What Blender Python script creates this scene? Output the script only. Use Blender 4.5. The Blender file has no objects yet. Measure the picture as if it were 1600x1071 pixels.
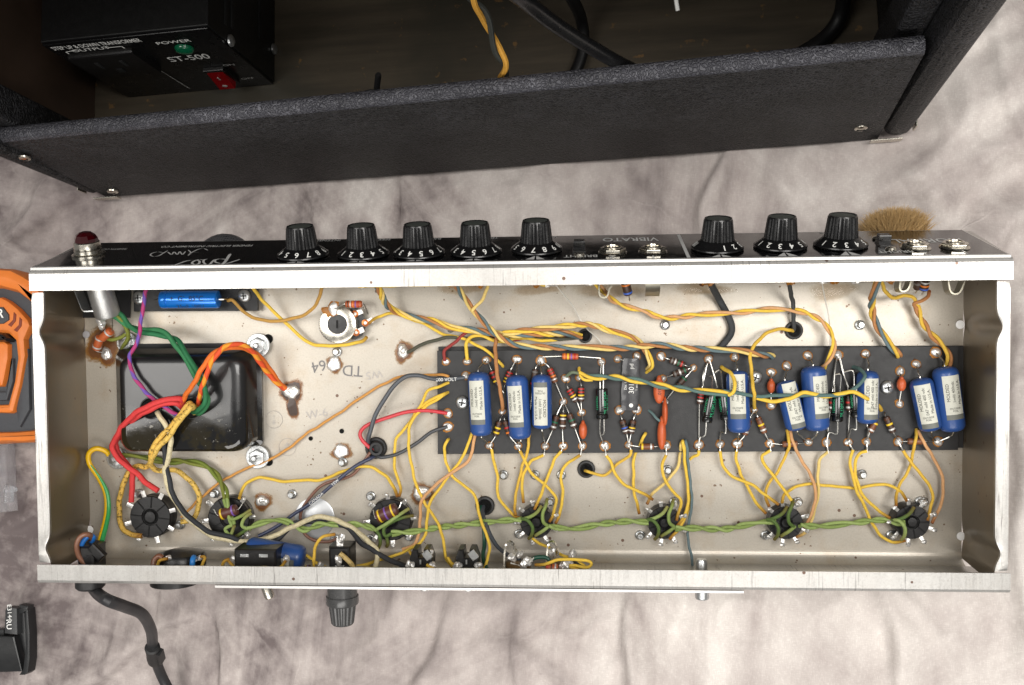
import bpy, bmesh, math, random
import numpy as np
from mathutils import Matrix, Vector
random.seed(7); rng = np.random.default_rng(7)
PI = math.pi
scene = bpy.context.scene
# ------------------------------------------------------------------ camera, world, lamps, exposure
H = 0.735                                  # camera height above the cloth (m)
F = 1500.0; CX, CY = 800.0, 535.5          # focal length and centre in photo pixels
CAMR = np.array([[0.9843157753635042, 0.01633615467777697, 0.1756575771803975], [0.0, 0.9957033512842325, -0.09260041166943361], [-0.17641557292524818, 0.09114804601137823, 0.9800865162513488]])
CHR = np.array([[0.9942254664592625, 0.012959581312116521, 0.10652591748526087], [0.00099781542090776, 0.9915216261999742, -0.1299379434274105], [-0.10730669228080683, 0.12929390561806758, 0.9857831200430338]])
CHT = np.array([-0.12037178925854826, -0.08965580710930265, H - 0.67798680446145883])
camd = bpy.data.cameras.new('camera'); cam = bpy.data.objects.new('camera', camd)
scene.collection.objects.link(cam); scene.camera = cam
camd.sensor_width = 36; camd.lens = 36 * F / 1600; camd.clip_start = 0.02; camd.clip_end = 60
m = Matrix.Identity(4)
for i in range(3):
    for j in range(3): m[i][j] = CAMR[i][j]
m.translation = (0, 0, H); cam.matrix_world = m
w = bpy.data.worlds.new('World'); scene.world = w; w.use_nodes = True
bg = w.node_tree.nodes['Background']; bg.inputs[0].default_value = (1.0, 0.98, 0.95, 1); bg.inputs[1].default_value = 0.24
def area(name, loc, target, sx, sy, power, col=(1, .97, .93)):
    d = bpy.data.lights.new(name, 'AREA'); d.shape = 'RECTANGLE'; d.size = sx; d.size_y = sy; d.energy = power; d.color = col
    o = bpy.data.objects.new(name, d); scene.collection.objects.link(o); o.location = loc
    o.rotation_euler = (Vector(target) - Vector(loc)).to_track_quat('-Z', 'Y').to_euler(); return o
area('softbox_left', (-0.85, 0.0, 1.8), (-0.15, 0.05, 0.1), 0.8, 1.0, 17)
area('softbox_right', (0.75, 0.1, 1.8), (0.0, 0.05, 0.1), 0.7, 0.9, 26)
area('window_behind', (0.1, -1.25, 1.35), (-0.1, 0.0, 0.1), 1.6, 0.7, 19)
scene.view_settings.view_transform = 'Standard'; scene.view_settings.look = 'None'
scene.view_settings.exposure = 0.0; scene.view_settings.gamma = 1.0
# ------------------------------------------------------------------ pixels of the photo -> places
CL = CHR.T @ (np.array([0, 0, H]) - CHT)                 # camera in chassis space
def _d(px, py): return np.array([(px - CX) / F, -(py - CY) / F, -1.0])
def P(px, py, z=0.0):                                     # point of the chassis at height z (mm above its floor)
    d = CHR.T @ (CAMR @ _d(px, py)); s = (z * .001 - CL[2]) / d[2]; return CL + d * s
def G(px, py, z=0.0):                                     # point of the room at height z (m above the cloth)
    d = CAMR @ _d(px, py); s = (z - H) / d[2]; return np.array([0, 0, H]) + d * s
W_, D_, FF, FB, SL = 0.2044, 0.065, 0.0128, 0.0115, 0.0203
LS = math.hypot(SL, D_)
PU = np.array([1., 0, 0]); PE = np.array([0, SL, -D_]) / LS; PN = np.array([0, D_, SL]) / LS; PO = np.array([0, W_, D_])
def PP(px, py, h=0.0):                                    # (u, v) on the front panel, h mm proud of it
    d = CHR.T @ (CAMR @ _d(px, py)); o = PO + PN * h * .001; s = ((o - CL) @ PN) / (d @ PN); q = CL + d * s - o
    return q @ PU, q @ PE
def panel(u, v, h=0.0): return PO + PU * u + PE * v + PN * h
# ------------------------------------------------------------------ materials
def S(r, g, b):
    return tuple(((c / 255) / 12.92 if c / 255 <= .04045 else ((c / 255 + .055) / 1.055) ** 2.4) for c in (r, g, b)) + (1,)
class N:
    def __init__(s, name):
        s.m = bpy.data.materials.new(name); s.m.use_nodes = True; s.t = s.m.node_tree; s.b = s.t.nodes['Principled BSDF']
    def n(s, typ, **kw):
        o = s.t.nodes.new(typ)
        for k, v in kw.items():
            if k.startswith('i_'):
                key = k[2:]; key = int(key) if key.isdigit() else key
                o.inputs[key].default_value = v
            else: setattr(o, k, v)
        return o
    def l(s, a, b): s.t.links.new(a, b)
    def noise(s, vec, scale, detail=4, rough=.55):
        o = s.n('ShaderNodeTexNoise', i_Scale=scale, i_Detail=detail, i_Roughness=rough); s.l(vec, o.inputs['Vector']); return o.outputs['Fac']
    def ramp(s, fac, a, b, ca=(0, 0, 0, 1), cb=(1, 1, 1, 1)):
        o = s.n('ShaderNodeValToRGB'); e = o.color_ramp.elements; e[0].position = a; e[1].position = b; e[0].color = ca; e[1].color = cb
        s.l(fac, o.inputs[0]); return o.outputs[0]
    def mix(s, fac, a, b, mode='MIX'):
        o = s.n('ShaderNodeMix', data_type='RGBA', blend_type=mode)
        for sock, v in ((o.inputs[0], fac), (o.inputs[6], a), (o.inputs[7], b)):
            if isinstance(v, (int, float, tuple)): sock.default_value = v
            else: s.l(v, sock)
        return o.outputs[2]
    def math(s, op, a, b=0.0):
        o = s.n('ShaderNodeMath', operation=op)
        for sock, v in ((o.inputs[0], a), (o.inputs[1], b)):
            if isinstance(v, (int, float)): sock.default_value = v
            else: s.l(v, sock)
        return o.outputs[0]
    def bump(s, h, st=.3, dist=.001):
        o = s.n('ShaderNodeBump', i_Strength=st, i_Distance=dist); s.l(h, o.inputs['Height']); s.l(o.outputs[0], s.b.inputs['Normal'])
    def set(s, rough=.5, metal=0., spec=.5, coat=0.):
        s.b.inputs['Roughness'].default_value = rough; s.b.inputs['Metallic'].default_value = metal
        s.b.inputs['Specular IOR Level'].default_value = spec; s.b.inputs['Coat Weight'].default_value = coat
    def obj(s, sx=1, sy=1, sz=1):
        c = s.n('ShaderNodeTexCoord')
        if (sx, sy, sz) == (1, 1, 1): return c.outputs['Object']
        mp = s.n('ShaderNodeMapping'); mp.inputs['Scale'].default_value = (sx, sy, sz); s.l(c.outputs['Object'], mp.inputs[0]); return mp.outputs[0]
_mc = {}
def M(name, rgb, rough=.5, metal=0., var=.18, scale=250, bump=0., bscale=900, coat=0., spec=.5):
    if name in _mc: return _mc[name]
    k = N(name); k.set(rough, metal, spec, coat); v = k.obj(); c = S(*rgb)
    f = k.noise(v, scale)
    k.l(k.mix(f, tuple(x * (1 - var) for x in c[:3]) + (1,), tuple(min(1, x * (1 + var)) for x in c[:3]) + (1,)), k.b.inputs['Base Color'])
    r = k.math('MULTIPLY_ADD', k.noise(v, scale * .6)); r.node.inputs[1].default_value = .25; r.node.inputs[2].default_value = max(0, rough - .12)
    k.l(r, k.b.inputs['Roughness'])
    if bump: k.bump(k.noise(v, bscale), bump, .0006)
    _mc[name] = k.m; return k.m
def wire_mat(rgb, stripe=None, plastic=False, dirt=.0):
    name = 'wire_%d_%d_%d%s' % (*rgb, '_s' if stripe else '')
    if name in _mc: return _mc[name]
    k = N(name); k.set(.36 if plastic else .62, 0, .5 if plastic else .3); c = S(*rgb)
    uv = k.n('ShaderNodeUVMap'); sp = k.n('ShaderNodeSeparateXYZ'); k.l(uv.outputs[0], sp.inputs[0]); u, v = sp.outputs[0], sp.outputs[1]
    col = k.mix(k.noise(k.obj(), 500), tuple(x * .72 for x in c[:3]) + (1,), tuple(min(1, x * 1.15) for x in c[:3]) + (1,))
    if stripe:
        a = k.math('FRACT', k.math('ADD', k.math('MULTIPLY', u, 70.), v))
        col = k.mix(k.math('LESS_THAN', a, .42), col, S(*stripe))
    if not plastic:
        A = k.math('SINE', k.math('ADD', k.math('MULTIPLY', u, 5200.), k.math('MULTIPLY', v, 25.13)))
        B = k.math('SINE', k.math('SUBTRACT', k.math('MULTIPLY', u, 5200.), k.math('MULTIPLY', v, 25.13)))
        h = k.math('MULTIPLY', A, B); k.bump(h, .45, .00022)
        col = k.mix(k.math('MULTIPLY_ADD', h, .12), col, (0.02, .012, .0, 1)) if False else col
    if dirt:
        f = k.ramp(k.noise(k.obj(), 420, 6, .7), .52, .6); col = k.mix(k.math('MULTIPLY', f, dirt), col, S(48, 34, 16))
    at = k.n('ShaderNodeAttribute', attribute_name='burn'); col = k.mix(at.outputs['Fac'], col, S(120, 62, 20))
    k.l(col, k.b.inputs['Base Color']); _mc[name] = k.m; return k.m
# ------------------------------------------------------------------ mesh building
class MB:
    def __init__(s): s.v = []; s.f = []; s.mi = []; s.uv = []; s.burn = []; s.nv = 0; s.hasuv = False
    def add(s, v, f, mi=0, uv=None, burn=None):
        v = np.asarray(v, float).reshape(-1, 3); s.v.append(v)
        for k, q in enumerate(f):
            s.f.append(tuple(int(i) + s.nv for i in q)); s.mi.append(mi)
            s.uv.append(uv[k] if uv is not None else None)
        if uv is not None: s.hasuv = True
        s.burn.append(np.zeros(len(v)) if burn is None else burn); s.nv += len(v); return s
    def build(s, name, mats, parent=None, smooth=True, loc=None, label=None, sharp=35, recalc=True, mx=None):
        me = bpy.data.meshes.new(name); me.from_pydata(np.vstack(s.v).tolist(), [], s.f)
        mats = mats if isinstance(mats, (list, tuple)) else [mats]
        for m_ in mats: me.materials.append(m_)
        me.polygons.foreach_set('material_index', s.mi)
        if s.hasuv:
            lay = me.uv_layers.new(name='UVMap'); arr = []
            for q, u in zip(s.f, s.uv): arr.extend(u if u is not None else [(0, 0)] * len(q))
            lay.data.foreach_set('uv', np.array(arr, float).ravel())
            b = np.concatenate(s.burn)
            if False: me.attributes.new('burn', 'FLOAT', 'POINT').data.foreach_set('value', b)
        b = np.concatenate(s.burn)
        if b.any(): me.attributes.new('burn', 'FLOAT', 'POINT').data.foreach_set('value', b)
        if recalc:
            bm = bmesh.new(); bm.from_mesh(me); bmesh.ops.recalc_face_normals(bm, faces=bm.faces); bm.to_mesh(me); bm.free()
        if smooth:
            me.polygons.foreach_set('use_smooth', [True] * len(me.polygons)); me.set_sharp_from_angle(angle=math.radians(sharp))
        me.update(); return link(name, me, parent, loc, label, mx)
def link(name, me, parent=None, loc=None, label=None, mx=None):
    o = bpy.data.objects.new(name, me); scene.collection.objects.link(o)
    if parent is not None: o.parent = parent
    if mx is not None: o.matrix_local = mx
    elif loc is not None: o.location = loc
    if label: o['label'] = label
    return o
def empty(name, label, cat, loc=(0, 0, 0), group=None):
    o = bpy.data.objects.new(name, None); scene.collection.objects.link(o); o.empty_display_size = .02; o.location = loc
    o['label'] = label; o['category'] = cat
    if group: o['group'] = group
    return o
def frame(origin, x, y, z):
    m_ = Matrix.Identity(4)
    for i in range(3): m_[i][0] = x[i]; m_[i][1] = y[i]; m_[i][2] = z[i]; m_[i][3] = origin[i]
    return m_
def axes(d, ref=(0, 0, 1)):                                # frame with z along d
    d = np.asarray(d, float); d = d / np.linalg.norm(d); r = np.asarray(ref, float)
    if abs(d @ r) > .97: r = np.array([1., 0, 0])
    x = np.cross(r, d); x /= np.linalg.norm(x); return x, np.cross(d, x), d
def spline(pts, step=.0012):
    p = np.asarray(pts, float)
    if len(p) == 2: 
        n = max(2, int(np.linalg.norm(p[1] - p[0]) / .004)); return p[0] + (p[1] - p[0]) * np.linspace(0, 1, n + 1)[:, None]
    q = np.vstack([2 * p[0] - p[1], p, 2 * p[-1] - p[-2]]); out = []
    for i in range(1, len(q) - 2):
        a, b, c, d = q[i - 1:i + 3]; n = max(3, int(np.linalg.norm(c - b) / step))
        t = np.arange(n)[:, None] / n
        out.append(.5 * (2 * b + (c - a) * t + (2 * a - 5 * b + 4 * c - d) * t ** 2 + (3 * b - a - 3 * c + d) * t ** 3))
    out.append(p[-1:]); return np.vstack(out)
def frames(c):
    T = np.gradient(c, axis=0); T /= np.linalg.norm(T, axis=1)[:, None] + 1e-12
    n = np.zeros_like(c); x = axes(T[0])[0]
    for i in range(len(c)):
        x = x - T[i] * (x @ T[i]); x /= np.linalg.norm(x) + 1e-12; n[i] = x
    return T, n, np.cross(T, n)
def tube(mb, c, r, k=7, mi=0, burn=None, cap=True):
    c = np.asarray(c, float); n = len(c); T, a, b = frames(c); r = np.broadcast_to(np.asarray(r, float), (n,))
    th = np.linspace(0, 2 * PI, k, endpoint=False)
    v = (c[:, None] + r[:, None, None] * (np.cos(th)[None, :, None] * a[:, None] + np.sin(th)[None, :, None] * b[:, None])).reshape(-1, 3)
    L = np.concatenate([[0], np.cumsum(np.linalg.norm(np.diff(c, axis=0), axis=1))]); f = []; uv = []
    for i in range(n - 1):
        for j in range(k):
            j2 = (j + 1) % k; f.append((i * k + j, i * k + j2, (i + 1) * k + j2, (i + 1) * k + j))
            uv.append([(L[i], j / k), (L[i], (j + 1) / k), (L[i + 1], (j + 1) / k), (L[i + 1], j / k)])
    if cap:
        f.append(tuple(range(k - 1, -1, -1))); uv.append([(0, 0)] * k); f.append(tuple((n - 1) * k + j for j in range(k))); uv.append([(0, 0)] * k)
    bb = None if burn is None else np.repeat(burn, k)
    return mb.add(v, f, mi, uv, bb)
def lathe(mb, prof, origin=(0, 0, 0), ax=(0, 0, 1), k=24, mi=0, ref=(0, 0, 1), fx=None, capmi=None):
    """prof: [(radius, height)] along ax; fx(r, th) may shape it"""
    x, y, z = axes(ax, ref); o = np.asarray(origin, float); th = np.linspace(0, 2 * PI, k, endpoint=False); v = []; f = []
    for r, h in prof:
        for j, t in enumerate(th):
            rr = r if fx is None else fx(r, j); v.append(o + z * h + rr * (math.cos(t) * x + math.sin(t) * y))
    n = len(prof)
    for i in range(n - 1):
        for j in range(k): f.append((i * k + j, i * k + (j + 1) % k, (i + 1) * k + (j + 1) % k, (i + 1) * k + j))
    mb.add(v, f, mi)
    c = []
    if prof[0][0] > 1e-6: c.append(tuple(range(k - 1, -1, -1)))
    if prof[-1][0] > 1e-6: c.append(tuple((n - 1) * k + j for j in range(k)))
    if c:
        base = s0 = mb.nv - len(v)
        for q in c: mb.f.append(tuple(i + base for i in q)); mb.mi.append(mi if capmi is None else capmi); mb.uv.append(None)
    return mb
def prism(mb, poly, origin, x, y, z, h, bev=0.0, mi=0):
    """outline poly (2-D, metres) in the x,y plane at origin, raised h along z, with a bevelled top edge"""
    p = np.asarray(poly, float); o, x, y, z = (np.asarray(q, float) for q in (origin, x, y, z)); n = len(p); rings = [(p, 0.0)]
    if bev > 0:
        d = np.roll(p, -1, 0) - np.roll(p, 1, 0); nn = np.stack([d[:, 1], -d[:, 0]], 1); nn /= np.linalg.norm(nn, axis=1)[:, None] + 1e-12
        area_ = .5 * np.sum(p[:, 0] * np.roll(p[:, 1], -1) - np.roll(p[:, 0], -1) * p[:, 1]); nn *= np.sign(area_)
        rings += [(p, h - bev), (p - nn * bev * .3, h - bev * .3), (p - nn * bev, h)]
    else: rings.append((p, h))
    v = np.vstack([o + q[:, :1] * x + q[:, 1:2] * y + hh * z for q, hh in rings]); f = [tuple(range(n - 1, -1, -1))]
    for i in range(len(rings) - 1):
        for j in range(n): f.append((i * n + j, i * n + (j + 1) % n, (i + 1) * n + (j + 1) % n, (i + 1) * n + j))
    f.append(tuple((len(rings) - 1) * n + j for j in range(n))); return mb.add(v, f, mi)
def hull(mb, pts_bot, pts_top, mi=0):
    n = len(pts_bot); v = np.vstack([pts_bot, pts_top]); f = [tuple(range(n - 1, -1, -1)), tuple(range(n, 2 * n))]
    for j in range(n): f.append((j, (j + 1) % n, n + (j + 1) % n, n + j))
    return mb.add(v, f, mi)
def box(mb, c, s, x=(1, 0, 0), y=(0, 1, 0), z=(0, 0, 1), bev=0.0, mi=0):
    p = [(-s[0] / 2, -s[1] / 2), (s[0] / 2, -s[1] / 2), (s[0] / 2, s[1] / 2), (-s[0] / 2, s[1] / 2)]
    return prism(mb, p, np.asarray(c, float) - np.asarray(z, float) * s[2] / 2, x, y, z, s[2], bev, mi)
def ellipsoid(mb, c, r, x=(1, 0, 0), y=(0, 1, 0), z=(0, 0, 1), k=16, m_=9, mi=0, noise=0.0):
    v = []; f = []; c = np.asarray(c, float); x, y, z = (np.asarray(q, float) for q in (x, y, z))
    ph = rng.uniform(0, 6, 6)
    for i in range(m_ + 1):
        a = PI * i / m_
        for j in range(k):
            t = 2 * PI * j / k; g = 1 + noise * (math.sin(2 * t + ph[0] + 2 * a) + math.sin(3 * t + ph[1] - a * 3) * .7 + math.sin(5 * t + ph[2] + 5 * a) * .4)
            v.append(c + g * (r[0] * math.sin(a) * math.cos(t) * x + r[1] * math.sin(a) * math.sin(t) * y + r[2] * math.cos(a) * z))
    for i in range(m_):
        for j in range(k): f.append((i * k + j, (i + 1) * k + j, (i + 1) * k + (j + 1) % k, i * k + (j + 1) % k))
    return mb.add(v, f, mi)
def blobpatch(mb, c, r, h, x=(1, 0, 0), y=(0, 1, 0), z=(0, 0, 1), k=26, mi=0, rag=.2, asp=1.0, seed=None):
    """irregular low mound: a dried puddle"""
    g = np.random.default_rng(seed) if seed is not None else rng; ph = g.uniform(0, 6.3, 5); c, x, y, z = (np.asarray(q, float) for q in (c, x, y, z)); v = []; f = []
    for i, (fr, fh) in enumerate(((1, 0), (.93, .5), (.75, .9), (.4, 1), (0.01, .95))):
        for j in range(k):
            t = 2 * PI * j / k; e = 1 + rag * (math.sin(2 * t + ph[0]) * .5 + math.sin(3 * t + ph[1]) * .6 + math.sin(5 * t + ph[2]) * .4 + math.sin(9 * t + ph[3]) * .25)
            v.append(c + x * r * fr * e * math.cos(t) + y * r * asp * fr * e * math.sin(t) + z * h * fh)
    for i in range(4):
        for j in range(k): f.append((i * k + j, i * k + (j + 1) % k, (i + 1) * k + (j + 1) % k, (i + 1) * k + j))
    return mb.add(v, f, mi)
_tc = {}
def glyphs(s, offset=0.0):
    key = (s, offset)
    if key not in _tc:
        cu = bpy.data.curves.new('text_outline', 'FONT'); cu.body = s; cu.size = 1; cu.align_x = 'CENTER'; cu.offset = offset; cu.resolution_u = 3; cu.space_line = .95
        o = bpy.data.objects.new('text_outline', cu); scene.collection.objects.link(o)
        me = bpy.data.meshes.new_from_object(o.evaluated_get(bpy.context.evaluated_depsgraph_get()))
        v = np.array([q.co[:] for q in me.vertices]).reshape(-1, 3); f = [tuple(p.vertices) for p in me.polygons]
        bpy.data.objects.remove(o); bpy.data.curves.remove(cu); bpy.data.meshes.remove(me)
        if len(v): v[:, 1] -= (v[:, 1].max() + v[:, 1].min()) / 2; v[:, 0] -= (v[:, 0].max() + v[:, 0].min()) / 2
        _tc[key] = (v, f)
    return _tc[key]
def text(mb, s, fn, size, mi=0, offset=.0, sx=1.0):
    v, f = glyphs(s, offset)
    if len(v): mb.add([fn(a * size * sx, b * size) for a, b, _ in v], f, mi)
    return mb
def flat(o, x, y):
    o, x, y = (np.asarray(q, float) for q in (o, x, y)); return lambda a, b: o + x * a + y * b
# ------------------------------------------------------------------ shared materials
def steel_mat(name, rgb, metal, rough, speck, blot, streak=0.0, wash=.0):
    k = N(name); k.set(rough, metal, .5); v = k.obj(); c = S(*rgb)
    col = k.mix(k.noise(v, 14, 5, .6), tuple(x * .74 for x in c[:3]) + (1,), tuple(min(1, x * 1.14) for x in c[:3]) + (1,))
    if blot: col = k.mix(k.math('MULTIPLY', k.ramp(k.noise(v, 26, 6, .65), .50, .78), blot), col, S(150, 118, 70))
    col = k.mix(k.math('MULTIPLY', k.ramp(k.noise(v, 900, 3), .45, .75), .22), col, S(120, 112, 100))
    if speck:
        vo = k.n('ShaderNodeTexVoronoi', i_Scale=230.); k.l(v, vo.inputs['Vector'])
        sz = k.math('MULTIPLY', k.ramp(k.noise(v, 60, 3, .7), .42, .8), .34)
        k_ = k.math('LESS_THAN', vo.outputs['Distance'], sz)
        f = k.math('MULTIPLY', k_, k.math('GREATER_THAN', k.noise(v, 330, 1), .5)); col = k.mix(k.math('MULTIPLY', f, speck), col, S(92, 66, 40))
        vo2 = k.n('ShaderNodeTexVoronoi', i_Scale=75.); k.l(v, vo2.inputs['Vector']); sp = k.n('ShaderNodeSeparateColor'); k.l(vo2.outputs['Color'], sp.inputs[0])
        f2 = k.math('MULTIPLY', k.math('LESS_THAN', vo2.outputs['Distance'], .085), k.math('GREATER_THAN', sp.outputs[0], .62)); col = k.mix(k.math('MULTIPLY', f2, .85), col, S(84, 48, 26))
    if streak:
        s1 = k.noise(k.obj(900, 40, 40), 1.0, 3, .6); s2 = k.noise(k.obj(60, 8, 8), 1.0, 2)
        f = k.math('MULTIPLY', k.ramp(s1, .56, .74), k.ramp(s2, .45, .6)); col = k.mix(k.math('MULTIPLY', f, streak), col, S(95, 92, 90))
        r = k.math('MULTIPLY_ADD', s1); r.node.inputs[1].default_value = .25; r.node.inputs[2].default_value = rough - .1; k.l(r, k.b.inputs['Roughness'])
    k.l(col, k.b.inputs['Base Color']); k.bump(k.noise(v, 700, 4, .6), .12, .0004); return k.m
m_floor = steel_mat('aged_plated_steel', (184, 177, 165), .34, .36, .85, .46)
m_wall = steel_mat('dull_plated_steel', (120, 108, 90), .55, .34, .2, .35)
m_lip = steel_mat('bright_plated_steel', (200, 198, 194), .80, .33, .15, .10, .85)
m_chrome = M('chromed_steel', (222, 220, 217), .42, .85, .06)
m_nickel = M('nickel_plate', (205, 200, 188), .25, 1., .1, 400)
m_zinc = M('zinc_plate', (190, 192, 192), .32, .9, .15, 600, .2)
m_solder = M('solder_tin', (228, 226, 222), .36, .72, .12, 500, .5, 700)
m_flux = M('amber_flux_resin', (150, 96, 30), .4, 0, .6, 330, .4, 500, .1, .3)
m_burntflux = M('charred_flux', (78, 46, 20), .5, 0, .5, 300, .5, 500, 0, .3)
m_lead = M('tinned_lead_wire', (196, 194, 188), .28, 1., .12, 700)
m_black = M('black_enamel', (20, 20, 21), .32, 0, .3, 200, .1, 300)
m_blackgloss = M('black_gloss_panel', (9, 9, 10), .12, 0, .2, 100, 0, 900, .3)
m_knob = M('black_phenolic', (17, 17, 18), .26, 0, .3, 300, .1, 900)
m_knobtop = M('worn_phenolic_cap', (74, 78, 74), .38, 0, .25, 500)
m_bake = M('black_bakelite', (21, 20, 20), .34, 0, .3, 300, .1)
m_rubber = M('black_rubber', (26, 26, 27), .5, 0, .25, 400, .15)
m_fibre = M('black_fibreboard', (23, 23, 24), .5, 0, .14, 380, .25, 1500)
m_white = M('white_print', (226, 226, 222), .5, 0, .08)
m_greyprint = M('silver_print', (206, 206, 204), .45, 0, .06)
m_ink = M('black_ink_print', (38, 36, 34), .6, 0, .2, 2000)
m_faint = M('faint_grey_ink', (116, 114, 114), .7, 0, .25, 1600)
m_blue = M('blue_moulded_plastic', (40, 74, 134), .36, 0, .30, 70, .1, 500, .15)
m_label = M('cream_paper_label', (198, 198, 186), .6, 0, .1, 900)
m_labelgrey = M('grey_label_band', (104, 106, 100), .5, 0, .1, 900)
m_disc = M('orange_ceramic_coating', (188, 88, 48), .4, 0, .12, 400, .15)
m_dark = M('dark_hole', (6, 6, 6), .8)
m_green = M('green_print', (58, 172, 122), .4)
BAND = dict(k=(22, 20, 20), n=(84, 52, 34), r=(176, 40, 36), o=(220, 120, 40), y=(226, 190, 44), g=(34, 92, 66), b=(58, 96, 186), v=(120, 84, 160), w=(206, 204, 200), e=(104, 100, 96))
def m_band(c): return M('colour_band_' + c, BAND[c], .35, .4 if c == 'w' else 0, .12, 800)
RB = dict(d=(64, 44, 34), n=(112, 68, 42), o=(176, 88, 46), p=(88, 50, 42))
def m_rbody(c): return M('resistor_body_' + c, RB[c], .42, 0, .2, 700, .2)
# ------------------------------------------------------------------ the cloth backdrop
def cloth_height(X, Y):
    from mathutils import noise as mn
    flatX = X.ravel(); flatY = Y.ravel(); out = np.zeros(len(flatX))
    for i, (a, b) in enumerate(zip(flatX, flatY)):
        u = mn.noise((a * 3.1, b * 2.3, 1.7)) * .006
        r = 1 - abs(mn.noise((a * 5.5 + 3, b * 3.8, 4.2))); u += max(0, r - .84) * .040
        r = 1 - abs(mn.noise((a * 12. + b * 5, b * 7. - a * 3, 9.1))); u += max(0, r - .85) * .022
        r = 1 - abs(mn.noise((a * 26. - b * 8, b * 22. + a * 11, 2.6))); u += max(0, r - .83) * .013
        u += mn.noise((a * 60, b * 60, 5.)) * .0006
        if a > .18 and b > -.05:                            # long curved folds swept up on the right
            q = math.hypot(a - .02, b - .55); wgt = min(1, (a - .18) * 6) * min(1, (b + .05) * 6)
            u += wgt * (.017 * .6 * math.sin(q * 55 + 2.2 * mn.noise((a * 4, b * 4, 0))) + .008 * math.sin(q * 111 + 1.0))
        out[i] = u
    return out.reshape(X.shape)
nx, ny = 620, 560; gx = np.linspace(-.95, .85, nx); gy = np.linspace(-.70, .95, ny); X, Y = np.meshgrid(gx, gy); Z = cloth_height(X, Y)
for p0, p1, hgt, wd in (((988, 955), (976, 1085), .006, .006), ((812, 980), (800, 1085), .003, .004), ((1385, 930), (1408, 1085), .006, .006), ((1130, 235), (1100, 345), .006, .006), ((625, 285), (618, 350), .004, .004), ((1330, 335), (1640, 90), .006, .020), ((1440, 330), (1660, 180), .007, .016), ((1500, 90), (1600, -20), .005, .015), ((20, 945), (60, 905), .004, .004), ((0, 830), (52, 790), .004, .005), ((330, 960), (345, 1085), .005, .006), ((100, 1085), (290, 960), .005, .007), ((1490, 420), (1610, 330), .010, .014), ((1588, 500), (1600, 1000), .006, .010), ((700, 960), (640, 1085), .004, .006), ((470, 300), (500, 360), .003, .005), ((0, 380), (130, 300), .004, .006)):
    a_, b_ = G(*p0)[:2], G(*p1)[:2]; d_ = b_ - a_; L_ = np.linalg.norm(d_); d_ /= L_; t_ = (X - a_[0]) * d_[0] + (Y - a_[1]) * d_[1]; s_ = -(X - a_[0]) * d_[1] + (Y - a_[1]) * d_[0]; s_ = s_ + .004 * np.sin(t_ * 60 + p0[0])
    Z += hgt * 2.0 * np.where(s_ > 0, np.exp(-(s_ / (wd * 2.6)) ** 2), np.exp(-(s_ / (wd * .6)) ** 2)) * np.clip((t_ + .03) / .05, 0, 1) * np.clip((L_ + .03 - t_) / .05, 0, 1)
Z -= np.percentile(Z, 93)
pa, pb = G(166, 308)[:2], G(1371, 218)[:2]; pd = (pb - pa) / np.linalg.norm(pb - pa); along = (X - pa[0]) * pd[0] + (Y - pa[1]) * pd[1]; deep = -(X - pa[0]) * pd[1] + (Y - pa[1]) * pd[0]     # the cabinet presses the cloth flat
press = np.clip((deep + .035) / .03, 0, 1) * np.clip((along + .06) / .03, 0, 1) * np.clip((np.linalg.norm(pb - pa) + .055 - along) / .03, 0, 1); Z = Z * (1 - press) + np.minimum(Z, -.0015) * press

vv = np.stack([X, Y, Z], -1).reshape(-1, 3); idx = np.arange(nx * ny).reshape(ny, nx)
ff = np.stack([idx[:-1, :-1], idx[:-1, 1:], idx[1:, 1:], idx[1:, :-1]], -1).reshape(-1, 4)
k = N('mottled_muslin'); k.set(.85, 0, .2); v = k.obj()
big = k.noise(k.obj(1, .55, 1), 5.5, 5, .6); mid = k.noise(v, 17, 6, .68); fine = k.noise(v, 70, 5, .7)
def streak(deg, stretch, sc_, seed):                      # dye caught in crumpled cloth: straight soft streaks, several directions, each in patches
    vr = k.n('ShaderNodeMapping'); vr.inputs['Rotation'].default_value = (0, 0, math.radians(deg)); k.l(v, vr.inputs[0])
    mp_ = k.n('ShaderNodeMapping'); mp_.inputs['Scale'].default_value = (1, stretch, 1); mp_.inputs['Location'].default_value = (seed, seed * 2, seed); k.l(vr.outputs[0], mp_.inputs[0])
    nn_ = k.n('ShaderNodeTexNoise', i_Scale=sc_, i_Detail=6., i_Roughness=.62, i_Distortion=.35); k.l(mp_.outputs[0], nn_.inputs['Vector'])
    ms = k.n('ShaderNodeTexNoise', i_Scale=5.5, i_Detail=3.); k.l(mp_.outputs[0], ms.inputs['Vector']); return k.math('MULTIPLY', k.math('SUBTRACT', nn_.outputs['Fac'], .5), k.ramp(ms.outputs['Fac'], .38, .62))
sts = [streak(8, .10, 34, .3), streak(62, .13, 28, 1.6), streak(-40, .12, 40, 2.9), streak(100, .16, 60, 4.4)]; st1 = sts[0]
for q_ in sts[1:]: st1 = k.math('ADD', st1, q_)
st1 = k.math('ADD', k.math('MULTIPLY', st1, 1.0), .5); st2 = k.noise(k.obj(1, .4, 1), 9, 6, .7)
f = k.math('ADD', k.math('ADD', k.math('MULTIPLY', big, .34), k.math('MULTIPLY', mid, .16)), k.math('ADD', k.math('ADD', k.math('MULTIPLY', st1, .32), k.math('MULTIPLY', st2, .22)), k.math('MULTIPLY', fine, .06)))
sx_ = k.n('ShaderNodeSeparateXYZ'); k.l(v, sx_.inputs[0]); f = k.math('ADD', f, k.math('SUBTRACT', k.math('MULTIPLY', sx_.outputs[0], .13), .045))
col = k.ramp(f, .375, .615, S(102, 93, 93), S(222, 216, 210)); cr = col.node.color_ramp; e = cr.elements.new(.485); e.color = S(178, 169, 165)
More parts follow.
